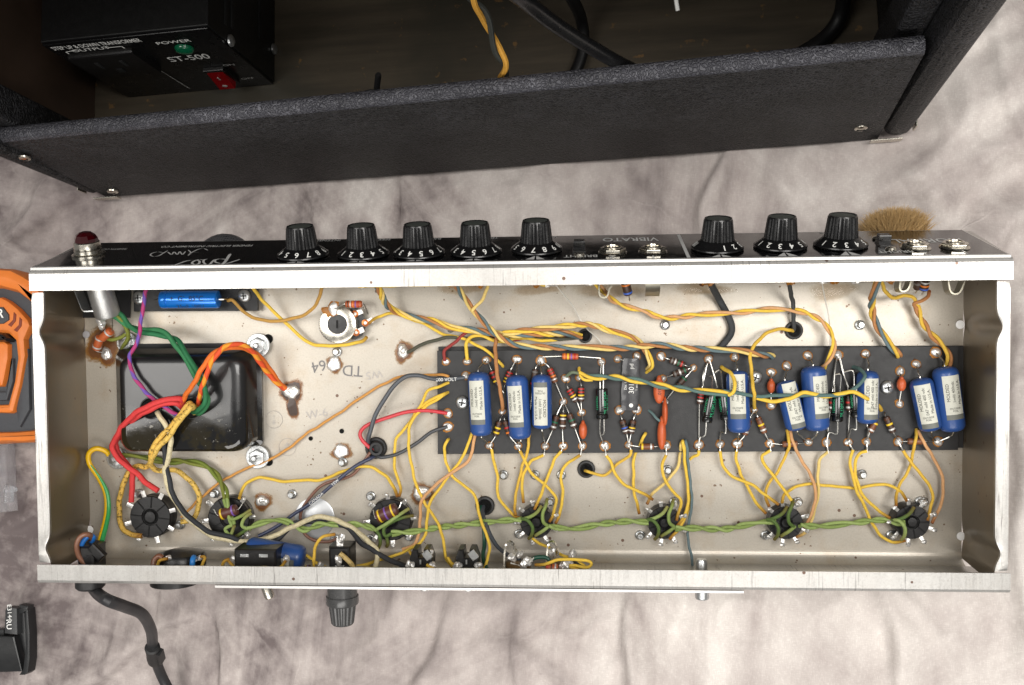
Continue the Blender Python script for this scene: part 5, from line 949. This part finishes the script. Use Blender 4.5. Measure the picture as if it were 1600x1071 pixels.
# mains cable, its strain relief and the wires inside
q = MB(); lathe(q, [(.0088, 0), (.0096, .003), (.0096, .008), (.0082, .0095), (0, .0095)], np.array([P(141, 912, 44)[0], -.001, .044]), (0, -1, 0), k=30); sr = q.build('strain_relief', m_rubber, A)
q = MB(); box(q, P(143, 873, 40), (.012, .020, .016), bev=.002); box(q, P(151, 863, 46), (.007, .012, .004), (.7, .7, 0), (-.7, .7, 0), bev=.0015); q.build('clamp_jaw', m_bake, sr, smooth=False)
q = MB(); lathe(q, [(.0048, 0), (.0048, .016), (.0040, .0165)], P(143, 876, 46), P(147, 846, 30) - P(143, 876, 46), k=20); q.build('cable_sheath', M('grey_black_sheath', (52, 52, 54), .5), sr)
wire([(141, 852, 34), (146, 840, 40), (138, 838, 42), (128, 850, 44), (125, 868, 44), (128, 886, 42)], (40, 120, 206), 1.8, 40, plastic=True, name='plastic_wire', label='bright blue mains wire looping at the left corner'); wire([(145, 848, 34), (140, 836, 44), (127, 838, 48), (120, 852, 49), (124, 870, 48), (136, 884, 46), (146, 889, 44)], (130, 90, 70), 1.8, 44, plastic=True, name='plastic_wire', label='brown mains wire looping at the left corner')
def gw(pts): return [CHM.inverted() @ Vector(G(*p)) for p in pts]
c0 = [P(143, 912, 44), P(150, 925, 40)]; c1 = [CHM.inverted() @ Vector(G(*p)) for p in ((168, 938, .155), (195, 948, .135), (222, 960, .11), (236, 985, .08), (239, 1010, .05), (246, 1040, .02), (262, 1075, .006), (285, 1110, .005))]
q = MB(); tube(q, spline([np.array(p) for p in c0 + c1], .003), .0040, 14); q.build('mains_cable', M('black_cable_sheath', (40, 40, 42), .42, 0, .2, 200, .1), A, label='black mains cable leaving the rear left corner')
cc = [np.array(CHM.inverted() @ Vector(G(*p))) for p in ((238, 1012, .055), (246, 1044, .022))]; q = MB(); lathe(q, [(.0043, -.001), (.0056, 0), (.0054, .010), (.0060, .020), (.0058, .026), (.0044, .027)], cc[0], cc[1] - cc[0], k=20); dv = cc[1] - cc[0]; dv /= np.linalg.norm(dv); x_, y_, z_ = axes(dv); box(q, cc[0] + dv * .013 + x_ * .0055, (.0035, .006, .020), x_, y_, z_, bev=.001); q.build('cable_clip', m_rubber, A, sharp=30)
for px, py, z, s in ((640, 884, 42, .0026), (672, 864, 36, .0022), (716, 884, 42, .0024), (800, 872, 38, .0026), (812, 866, 36, .0022), (862, 862, 34, .0024), (894, 866, 36, .0026), (880, 884, 42, .0024), (500, 884, 40, .0022)):
    q = MB(); ellipsoid(q, P(px, py, z), (s, s * 1.2, s * .8), k=12, m_=8, noise=.22); q.build('solder_blob', m_solder, A)
resistor((842, 884, 42), (852, 886, 43), (872, 888, 43), (884, 886, 42), 'rnw', 'o', r=.0026, z=(42, 43)); resistor((470, 890, 38), (478, 889, 38), (486, 888, 38), (496, 884, 40), 'yvn', 'd', r=.0024, z=(38, 38)); W([(700, 872, 30), (705, 880, 34), (712, 888, 40), (714, 897, 42)], z=36); W([(640, 862, 24), (646, 872, 30), (648, 884, 38), (643, 893, 42)], AM, z=34); wire([(798, 880, 40), (812, 884, 42), (826, 880, 42), (834, 872, 38)], (206, 204, 196), .5, 41, name='bare_wire', plastic=True)
# ------------------------------------------------------------------ speaker cabinet behind
C_ = empty('speaker_cabinet', 'black leatherette speaker cabinet with its open back towards the chassis', 'speaker cabinet')
def tolex(name, lift, rough=.5, lo_=(8, 8, 9), hi_=(23, 23, 24), vein_=(96, 96, 102)):
    k = N(name); k.set(rough, 0, .45); v = k.obj(1, 1, 1)
    vo = k.n('ShaderNodeTexVoronoi', feature='DISTANCE_TO_EDGE', i_Scale=380.); wv = k.n('ShaderNodeVectorMath', operation='ADD'); nz = k.n('ShaderNodeTexNoise', i_Scale=150.); k.l(v, nz.inputs['Vector']); sc = k.n('ShaderNodeVectorMath', operation='SCALE'); sc.inputs['Scale'].default_value = .006; k.l(nz.outputs['Color'], sc.inputs[0]); k.l(v, wv.inputs[0]); k.l(sc.outputs[0], wv.inputs[1]); k.l(wv.outputs[0], vo.inputs['Vector'])
    e = k.ramp(vo.outputs['Distance'], .02, .22); sx = k.n('ShaderNodeSeparateXYZ'); k.l(v, sx.inputs[0])
    hi = k.ramp(sx.outputs[2], .085, .155)
    wear = k.math('MULTIPLY', k.ramp(k.math('ADD', k.noise(v, 26, 6, .7), k.math('MULTIPLY', hi, .16)), .42, .74), lift)
    col = k.mix(e, S(*lo_), S(*hi_)); vein = k.math('MULTIPLY', k.ramp(vo.outputs['Distance'], .0, .10, (1, 1, 1, 1), (0, 0, 0, 1)), wear)
    col = k.mix(vein, col, S(*vein_)); k.l(col, k.b.inputs['Base Color']); k.bump(e, .8, .0008); return k.m
m_tolex = tolex('black_leatherette', .5); m_worn = tolex('worn_grey_leatherette', .9, .45, (14, 14, 16), (68, 68, 74), (124, 124, 132)); m_edge = tolex('scuffed_leatherette', .45)
k = N('dark_stained_floor_board'); k.set(.42, 0, .4); v = k.obj(3, 34, 20); col = k.mix(k.ramp(k.noise(v, 2.2, 6, .65), .3, .7), S(66, 60, 51), S(94, 85, 71)); col = k.mix(k.math('MULTIPLY', k.ramp(k.noise(k.obj(), 7, 4), .5, .62), .7), col, S(60, 58, 50)); col = k.mix(k.math('MULTIPLY', k.ramp(k.noise(k.obj(), 90, 3), .66, .72), .5), col, S(160, 120, 70)); k.l(col, k.b.inputs['Base Color']); k.bump(k.noise(v, 3, 4), .15, .001); m_wood = k.m
m_wood2 = M('brown_raw_side_board', (62, 48, 38), .55, 0, .35, 40, .1, 200)
BL, BRt = G(166, 308, 0.0), G(1371, 218, 0.0)
ex = BRt - BL; Lx = np.linalg.norm(ex[:2]); ex = np.array([ex[0], ex[1], 0]) / Lx; ey = np.array([-ex[1], ex[0], 0]); hT = [.139 * H / .79, .170 * H / .79]       # back panel height, left and right
TL, TR = BL + np.array([0, 0, hT[0]]), BRt + np.array([0, 0, hT[1]])
TL = G(-6, 220, hT[0]); TR = G(1447, 80, hT[1]); ez = np.array([0, 0, 1.])
q = MB(); th = .0115
def rowp(o, ya): return [o + ey * ya]
n = 60; ring = []
for i in range(n + 1):
    t = i / n; b = BL + (BRt - BL) * t; tp = TL + (TR - TL) * t; d = tp - b; hh = np.linalg.norm(d); d /= hh
    ring.append([b, b + d * (hh - .0045), b + d * (hh - .0013) + ey * .0013, tp + ey * .0045, tp + ey * (th - .0045), b + d * (hh - .0013) + ey * (th - .0013), b + d * (hh - .0045) + ey * th, b + ey * th])
v = np.array(ring).reshape(-1, 3); f = []; 
for i in range(n):
    for j in range(8): f.append((i * 8 + j, i * 8 + (j + 1) % 8, (i + 1) * 8 + (j + 1) % 8, (i + 1) * 8 + j))
q.add(v, f); q.mi = [1 if (x % 8) in (1, 2, 3, 4, 5) else 0 for x in range(len(f))]; q.add([v[j] for j in range(8)], [tuple(range(8))]); q.add([v[n * 8 + j] for j in range(8)], [tuple(range(8))])
o = q.build('lower_back_panel', [m_tolex, m_worn], C_, sharp=50)
for px, py, hz in ((38, 246, .125), (176, 298.5, .02), (1393, 113, .14), (1345, 199, .015)):
    t = (px - 0) / 1400; p = None
    for y_ in (0,):    # meet the panel face along the view ray
        d = CAMR @ _d(px, py); nrm = np.cross(BRt - BL, (TL + TR - BL - BRt)); s = ((BL - np.array([0, 0, H])) @ nrm) / (d @ nrm); p = np.array([0, 0, H]) + d * s
    nn = -nrm / np.linalg.norm(nrm); nn = nn if nn[1] < 0 else -nn; q = MB(); lathe(q, [(.0048, 0), (.0046, .0012), (.0030, .0022), (0, .0025)], p, nn, k=18); box(q, p + nn * .0024, (.006, .0010, .0006), ex, np.cross(nn, ex), nn, mi=1); q.build('screw', [m_nickel, m_dark], C_)
HB_ = .42; DB = .24
def board(a, b, c, d, h0, h1, name, mat, bev=.006):
    q = MB(); pts = [np.array([*p[:2], 0]) for p in (a, b, c, d)]; n_ = 4
    prism(q, [(p[0], p[1]) for p in pts], (0, 0, h0), *Z3, h1 - h0, 0); o = q.build(name, mat, C_, smooth=False); m_ = o.modifiers.new('rounded', 'BEVEL'); m_.width = bev; m_.segments = 3; m_.limit_method = 'ANGLE'; return o
sl_ = BL - ex * .002; sr_ = BRt + ex * .002
board(sl_ - ex * .012 + ey * .002, sl_ + ey * .002, sl_ + ey * DB, sl_ - ex * .012 + ey * DB, .002, HB_, 'side_board', m_tolex); rb = board(sr_ - ey * .001, sr_ + ex * .021 - ey * .001, sr_ + ex * .021 + ey * DB, sr_ + ey * DB, .002, HB_, 'side_board', m_edge, .009)
board(sl_ + ey * .026, sl_ + ex * .004 + ey * .026, sl_ + ex * .004 + ey * (DB - .02), sl_ + ey * (DB - .02), .021, HB_ - .02, 'side_lining', m_wood2, .0005); board(sl_ + ey * .0215, sl_ + ex * .012 + ey * .0215, sl_ + ex * .012 + ey * .047, sl_ + ey * .047, .021, HB_ - .02, 'cleat', m_tolex, .002)
board(sr_ - ex * .018 + ey * .0215, sr_ + ey * .0215, sr_ + ey * .046, sr_ - ex * .018 + ey * .046, .021, HB_ - .02, 'cleat', m_edge, .003)
board(sl_ + ey * .0205, sr_ + ey * .0205, sr_ + ey * DB, sl_ + ey * DB, .003, .020, 'bottom_board', m_wood, .001)
board(sl_ - ex * .019, sr_ + ex * .021, sr_ + ex * .021 + ey * DB, sl_ - ex * .019 + ey * DB, HB_ + .0005, HB_ + .019, 'top_board', m_tolex); board(sl_ - ex * .019 + ey * (DB + .001), sr_ + ex * .021 + ey * (DB + .001), sr_ + ex * .021 + ey * (DB + .018), sl_ - ex * .019 + ey * (DB + .018), .002, HB_, 'baffle', m_wood2, .001)
for b_, sg in ((sl_ - ex * .012, -1), (sr_ + ex * .021, 1)):   # metal corners at the bottom
    q = MB(); o_ = b_ - ey * .0025
    for c, s in ((o_ - ex * sg * .018 + ez * .0045, (.022, .0012, .007)), (o_ + ex * sg * .0012 + ey * .016 + ez * .012, (.0012, .022, .012))): box(q, c, s, ex, ey, ez, bev=.0004)
    q.build('metal_corner', m_nickel, C_, smooth=False)
# ------------------------------------------------------------------ step-down transformer box in the cabinet
FL = .0205
b0, b1 = G(200, 151, FL), G(429, 130, FL); tx = b1 - b0; LB = np.linalg.norm(tx); tx /= LB; ty = np.array([-tx[1], tx[0], 0]); 
best = min(np.linspace(.03, .2, 400), key=lambda h_: np.linalg.norm((G(314, 48, FL + h_) - b1)[:2])); best2 = min(np.linspace(.03, .2, 400), key=lambda h_: np.linalg.norm((G(69, 67, FL + h_) - b0)[:2])); hb = (best + best2) / 2
S_ = empty('step_transformer', 'black metal mains voltage transformer with red rocker switch inside the cabinet', 'transformer', tuple(b0))
m_box = M('black_powder_coat', (20, 20, 20), .42, 0, .2, 300, .15, 1400); ib = np.array(b0)
def sp(u, h_, dp=0.0): return tx * u + ez * h_ - ty * dp           # on the front face, local to the empty
q = MB(); box(q, tx * LB / 2 + ty * .075 + ez * hb / 2, (LB, .148, hb), tx, ty, ez, bev=.001); q.build('case', m_box, S_, smooth=False)
q = MB(); box(q, sp(LB / 2, hb / 2, -.0002), (LB - .002, .003, hb - .002), tx, ty, ez, bev=.0006); fp = q.build('front_panel', M('black_front_panel', (12, 12, 13), .3), S_, smooth=False)
def onface(px, py):
    d = CAMR @ _d(px, py); o_ = ib - ty * .0016; s = ((o_ - np.array([0, 0, H])) @ ty) / (d @ ty); p = np.array([0, 0, H]) + d * s - ib; return p @ tx, p @ ez
q = MB()
def stext(s, px, py, size, **kw): u, h_ = onface(px, py); text(q, s, flat(sp(u, h_, .0020), tx, ez), size, **kw)
stext('STEP UP & DOWN TRANSFORMER', 150, 69, .0082, sx=.56, offset=.003); stext('OUTPUT', 142, 76.5, .0062, sx=1.25); stext('POWER', 271, 65, .0062, sx=1.25); stext('ST-500', 295, 90, .0125, sx=.92, offset=.01); stext('ON', 357, 101, .0050, sx=1.3); stext('OFF', 387, 122, .0050, sx=1.3); stext('110V', 196, 107, .0045)
fr = [onface(*p) for p in ((103, 81), (190, 72), (296, 138), (200, 147))]
def fline(a, b): 
    a, b = np.array(a), np.array(b); d = b - a; d /= np.linalg.norm(d); n_ = np.array([-d[1], d[0]]) * .0004; q.add([sp(*(a + n_), .0020), sp(*(a - n_), .0020), sp(*(b - n_), .0020), sp(*(b + n_), .0020)], [(0, 1, 2, 3)])
L0 = onface(120, 77.5); L1 = onface(164, 74.5); fline(fr[0], L0); fline(L1, fr[1]); fline(fr[1], fr[2]); fline(fr[0], onface(160, 113)); q.build('lettering', m_white, fp, smooth=False)
u, h_ = onface(180, 95); q = MB(); box(q, sp(u, h_, .0030), (.052, .006, .040), tx, ty, ez, bev=.002); sk = q.build('output_socket', m_bake, S_, smooth=False); q = MB()
for du in (-.010, .010): box(q, sp(u + du, h_ + .004, .0062), (.003, .0008, .010), tx, ty, ez)
box(q, sp(u, h_ - .008, .0062), (.005, .0008, .006), tx, ty, ez); q.build('socket_slot', m_dark, sk, smooth=False)
u, h_ = onface(288, 75); k = N('green_lamp_lens'); k.set(.15, 0, .5, .5); k.b.inputs['Base Color'].default_value = S(12, 84, 56); q = MB(); lathe(q, [(.0070, 0), (.0070, .0010), (.0060, .0026), (.003, .0036), (0, .0037)], sp(u, h_, .0018), -ty, k=28); q.build('power_lamp', k.m, S_)
u, h_ = onface(346, 116); q = MB(); box(q, sp(u, h_, .0026), (.017, .004, .028), tx, ty, ez, bev=.001); rk = q.build('switch_bezel', m_bake, S_, smooth=False); k = N('red_rocker'); k.set(.25, 0, .5, .3); k.b.inputs['Base Color'].default_value = S(150, 14, 20)
q = MB(); hull(q, [sp(u + a, h_ + b, .0044) for a, b in ((-.0066, -.0115), (.0066, -.0115), (.0066, .0115), (-.0066, .0115))], [sp(u + a, h_ + b, .0048 + (.0052 if b < 0 else .0)) for a, b in ((-.0066, -.0105), (.0066, -.0105), (.0066, .0105), (-.0066, .0105))]); q.build('rocker', k.m, rk, smooth=False)
q = MB(); lathe(q, [(.0022, .0), (.0017, .0002)], sp(u, h_ - .006, .0092), -ty, k=18); fline_o = sp(u, h_ + .004, .0070); box(q, fline_o, (.0007, .0004, .005), tx, ty, ez); q.build('rocker_mark', m_white, rk, smooth=False)
def onside(px, py):
    d = CAMR @ _d(px, py); o_ = ib + tx * LB; s = ((o_ - np.array([0, 0, H])) @ tx) / (d @ tx); return np.array([0, 0, H]) + d * s - ib
for px, py in ((359, 64), (426.5, 77)): q = MB(); lathe(q, [(.0046, 0), (.0044, .0014), (.0026, .0026), (0, .0029)], onside(px, py) + tx * .0004, tx, k=18); q.build('screw', m_zinc, S_)
for px, py in ((352, 16), (362, 22), (405, 8), (405, 40)): q = MB(); box(q, onside(px, py) + tx * .0003, (.0008, .022, .003), tx, ty, ez); q.build('vent_slot', m_dark, S_, smooth=False)
# cables in the cabinet
def thing(o, label, cat, group=None):
    o['label'] = label; o['category'] = cat
    if group: o['group'] = group
    return o
q = MB(); tube(q, spline([G(*p) for p in ((760, -40, .30), (812, -4, .24), (870, 40, .20), (930, 78, .165), (985, 108, .13), (1040, 130, .08))], .004), .0046, 12); thing(q.build('black_cable', M('glossy_black_cable', (22, 22, 23), .28, 0, .2), None), 'straight glossy black cable slanting behind the back panel', 'cable')
q = MB(); tube(q, spline([G(*p) for p in ((860, -50, .10), (890, -8, .07), (908, 30, .04), (912, 70, .028), (905, 100, .026), (890, 130, .026))], .004), .0046, 12); thing(q.build('black_cable', M('matt_black_cable', (18, 18, 19), .5), None), 'curved matt black cable lying on the cabinet floor', 'cable')
q = MB(); tube(q, spline([G(*p) for p in ((1318, -50, .06), (1318, 0, .04), (1312, 28, .03), (1296, 52, .026), (1272, 72, .026), (1240, 90, .026))], .004), .0055, 12); thing(q.build('black_cable', M('matt_black_cable', (18, 18, 19), .5), None), 'thick black cable curling beside the right side of the cabinet', 'cable')
q = MB(); tube(q, spline([G(1055, -10, .12), G(1057, 5, .12), G(1059, 17, .118)], .003), .0014, 8); thing(q.build('white_tie', M('white_plastic', (220, 220, 216), .4), None), 'white cable tie end hanging at the top edge', 'cable tie')
c = spline([G(*p) for p in ((728, -30, .22), (737, 0, .20), (755, 22, .185), (768, 55, .17), (778, 80, .16), (788, 100, .15), (786, 122, .13), (778, 150, .10))], .002); T_, n_, b_ = frames(c); L = np.concatenate([[0], np.cumsum(np.linalg.norm(np.diff(c, axis=0), axis=1))]); a = 2 * PI * L / .055; e_ = empty('speaker_wire', 'twisted yellow and black speaker wire hanging into the cabinet', 'wire', tuple(c[0]))
for j, col in enumerate(((206, 152, 62), (56, 58, 54))):
    q = MB(); tube(q, c - c[0] + n_ * (.0018 * np.cos(a + j * PI))[:, None] + b_ * (.0018 * np.sin(a + j * PI))[:, None], .0019, 8); q.build('strand', wire_mat(col), e_)
q = MB(); lathe(q, [(.0125, -.03), (.013, -.004), (.0115, .002), (.006, .0045), (0, .005)], G(580, 166, .106), k=28); cl2 = q.build('black_plug', m_rubber, None); thing(cl2, 'black rounded plug with a thin stem peeping over the back panel', 'plug'); q = MB(); lathe(q, [(.0022, 0), (.0022, .032), (.0017, .033), (0, .033)], G(586, 160, .085), G(591, 120, .112) - G(586, 160, .085), k=14); q.build('stem', m_rubber, cl2)
# ------------------------------------------------------------------ things lying round the chassis
def cz(px, py, dz=0.0): return G(px, py, dz)
DR = empty('power_drill', 'orange and grey power drill handle lying left of the chassis', 'power drill', tuple(G(10, 560, .0)))
do = np.array(DR.location)
def dpoly(pts, z0, z1, name, mat, bev=.003, label=None):
    q = MB(); pp_ = [G(x, y, z1) - do for x, y in pts]; prism(q, [(p[0], p[1]) for p in pp_], (0, 0, z0), *Z3, z1 - z0, bev); return q.build(name, mat, DR, sharp=25, label=label)
m_or = M('orange_drill_plastic', (214, 118, 46), .45, 0, .1, 300, .1, 1200); m_gr = M('dark_grey_grip', (64, 66, 70), .6, 0, .15, 500, .3, 1800)
dpoly([(-70, 415), (12, 421), (34, 430), (58, 446), (62, 560), (58, 690), (-70, 694)], .004, .050, 'body', m_gr, .008)
dpoly([(-70, 414), (14, 419), (34, 429), (60, 446), (60, 478), (44, 473), (22, 456), (-4, 449), (-70, 448)], .008, .058, 'shell', m_or, .007)
dpoly([(-40, 470), (0, 464), (12, 470), (27, 482), (43, 500), (46, 509), (37, 530), (39, 556), (31, 602), (20, 643), (14, 646), (-40, 644), (-40, 634), (12, 632), (21, 596), (26, 560), (23, 532), (12, 522), (-40, 518)], .02, .056, 'shell', m_or, .003)
dpoly([(-40, 532), (4, 532), (12, 538), (12, 560), (6, 592), (2, 604), (-40, 606)], .02, .055, 'shell', m_or, .003)
dpoly([(-40, 478), (4, 480), (13, 492), (13, 500), (4, 506), (-40, 508)], .05, .0575, 'badge', m_gr, .001)
q = MB(); text(q, 'R', flat(G(1, 490, .0580) - do, (1, 0, 0), (0, 1, 0)), .010, offset=.02); q.build('badge_letter', m_white, DR, smooth=False)
dpoly([(-40, 520), (2, 521), (11, 528), (6, 533), (-40, 534)], .05, .062, 'trigger', m_bake, .003); dpoly([(-70, 676), (20, 674), (58, 671), (58, 689), (34, 692), (10, 691), (-70, 696)], .008, .054, 'foot', m_or, .005)
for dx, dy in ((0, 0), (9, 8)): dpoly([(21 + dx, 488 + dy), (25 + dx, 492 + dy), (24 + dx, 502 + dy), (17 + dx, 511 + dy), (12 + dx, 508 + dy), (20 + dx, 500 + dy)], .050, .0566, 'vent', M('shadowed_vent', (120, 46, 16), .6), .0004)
dpoly([(28, 560), (44, 545), (46, 640), (30, 668), (24, 640)], .045, .053, 'grip_pad', m_gr, .002); dpoly([(-40, 612), (8, 612), (16, 566), (20, 560), (20, 596), (10, 626), (-40, 628)], .045, .053, 'grip_pad', m_gr, .0015)
# clear plastic case
k = N('clear_plastic'); k.set(.12, 0, .5); k.b.inputs['Transmission Weight'].default_value = .92; k.b.inputs['IOR'].default_value = 1.2; k.b.inputs['Base Color'].default_value = (.93, .94, .96, 1)
PC = empty('plastic_case', 'clear plastic case with a small hinge at the left edge', 'plastic case', tuple(G(0, 740, 0))); po = np.array(PC.location); q = MB(); pts = [G(x, y, .012) - po for x, y in ((-60, 690), (9, 686), (11, 760), (14, 800), (-60, 804))]; prism(q, [(p[0], p[1]) for p in pts], (0, 0, .001), *Z3, .012, .002); q.build('lid', k.m, PC, smooth=False)
q = MB(); lathe(q, [(.0022, 0), (.0022, .010), (0, .010)], G(8, 767, .016) - po, (1, .1, 0), k=12); box(q, G(14, 772, .012) - po, (.005, .014, .006), bev=.001); q.build('hinge', k.m, PC)
# black plastic holder at the lower left
PL = empty('plastic_holder', 'black moulded plastic holder lying in the lower left corner', 'plastic holder', tuple(G(20, 1010, 0))); lo = np.array(PL.location)
def lpoly(pts, z0, z1, name, mat=m_rubber, bev=.0015):
    bev *= .5; q = MB(); z0, z1 = z0 * .3, z1 * .3; pp_ = [G(x, y, z1) - lo for x, y in pts]; prism(q, [(p[0], p[1]) for p in pp_], (0, 0, z0), *Z3, z1 - z0, bev); return q.build(name, mat, PL, sharp=30)
mh = M('black_moulded_plastic', (30, 31, 32), .38, 0, .15, 300, .15)
lpoly([(-60, 994), (4, 994), (22, 995), (34, 1050), (-60, 1053)], .002, .036, 'body', mh, .003); lpoly([(8, 954), (11, 949), (26, 951), (27, 992), (7, 990)], .002, .030, 'tongue', M('dark_grey_plastic', (52, 53, 54), .45), .001); lpoly([(-30, 984), (6, 984), (6, 994), (-30, 994)], .004, .026, 'tongue', mh, .001)
lpoly([(38, 950), (43, 952), (46, 990), (46, 1030), (43, 1051), (38, 1055), (30, 1055), (36, 1046), (40, 1010)], .002, .034, 'side_wall', mh, .001); lpoly([(26, 958), (38, 958), (41, 1010), (36, 1048), (30, 1050)], .002, .010, 'web', mh, .001); lpoly([(30, 945), (44, 947), (42, 953), (36, 958), (30, 960), (28, 954), (31, 951)], .012, .037, 'hook', mh, .002)
q = MB(); text(q, 'E3144', flat(G(15, 958, .0092) - lo, (.12, -1, 0), (1, .12, 0)), .0055); text(q, 'RU', flat(G(14, 976, .0092) - lo, (.12, -1, 0), (1, .12, 0)), .0065, offset=.01); q.build('lettering', m_white, PL, smooth=False)
# brush with tan bristles behind the right end, mesh covered dome behind the left end
bo = G(1395, 352, .03); BRS = empty('brush', 'brush of tan bristles lying behind the right end of the chassis', 'brush', tuple(bo)); q = MB(); g = np.random.default_rng(3); base = MB(); ax_ = np.array([.05, 1, .15])
ra = abs(G(1442, 352, .03)[0] - G(1346, 352, .03)[0]) / 2 * .86
lathe(base, [(ra * .6, -.045), (ra * .7, -.02), (ra * .72, -.008), (0, -.006)], (0, -.012, 0), (0, 1, 0), k=24); base.build('ferrule', M('dark_wood_handle', (70, 50, 34), .5), BRS)
for i in range(4200):
    a, r_ = g.uniform(0, 2 * PI), math.sqrt(g.uniform(0, 1)); u_, v_ = r_ * math.cos(a), r_ * math.sin(a); p0 = np.array([u_ * ra * .70, -.020, v_ * .016]); ln = .015 + .017 * math.sqrt(max(0, 1 - r_ ** 2 * .9)) * g.uniform(.85, 1.08)
    d = np.array([u_ * .45 + g.normal(0, .14), 1, v_ * .6 + .25 + g.normal(0, .14)]); d /= np.linalg.norm(d); p1 = p0 + d * ln * .6; p2 = p0 + d * ln + np.array([g.normal(0, .003), 0, g.normal(0, .003)]); x_, y_, _z = axes(d)
    w_ = .00024; v3 = []
    for p, ww in ((p0, w_), (p1, w_ * .9), (p2, w_ * .25)): v3 += [p + x_ * ww, p - x_ * ww * .5 + y_ * ww * .87, p - x_ * ww * .5 - y_ * ww * .87]
    q.add(v3, [(i_, (i_ + 1) % 3, 3 + (i_ + 1) % 3, 3 + i_) for i_ in range(3)] + [(3 + i_, 3 + (i_ + 1) % 3, 6 + (i_ + 1) % 3, 6 + i_) for i_ in range(3)])
o = q.build('bristles', M('tan_bristle', (190, 158, 108), .6, 0, .45, 160), BRS, recalc=False); o['kind'] = 'stuff'
k = N('black_mesh'); k.set(.4, .2, .5); v = k.obj(); cks = k.n('ShaderNodeTexVoronoi', i_Scale=520.); cks.inputs['Randomness'].default_value = .0; k.l(v, cks.inputs['Vector']); e2 = k.ramp(cks.outputs['Distance'], .25, .5); k.l(k.mix(e2, S(10, 10, 11), S(88, 88, 90)), k.b.inputs['Base Color']); k.bump(e2, .6, .001)
mo = G(352, 385, .037); md = MB(); rx_ = abs(G(400, 384, .05)[0] - G(306, 384, .05)[0]) / 2; ellipsoid(md, (0, -.03, 0), (rx_ * 1.25, .040, .024), k=40, m_=16); o = md.build('mesh_dome', k.m, None, loc=tuple(mo)); thing(o, 'black mesh covered dome behind the left end of the chassis', 'mesh dome')
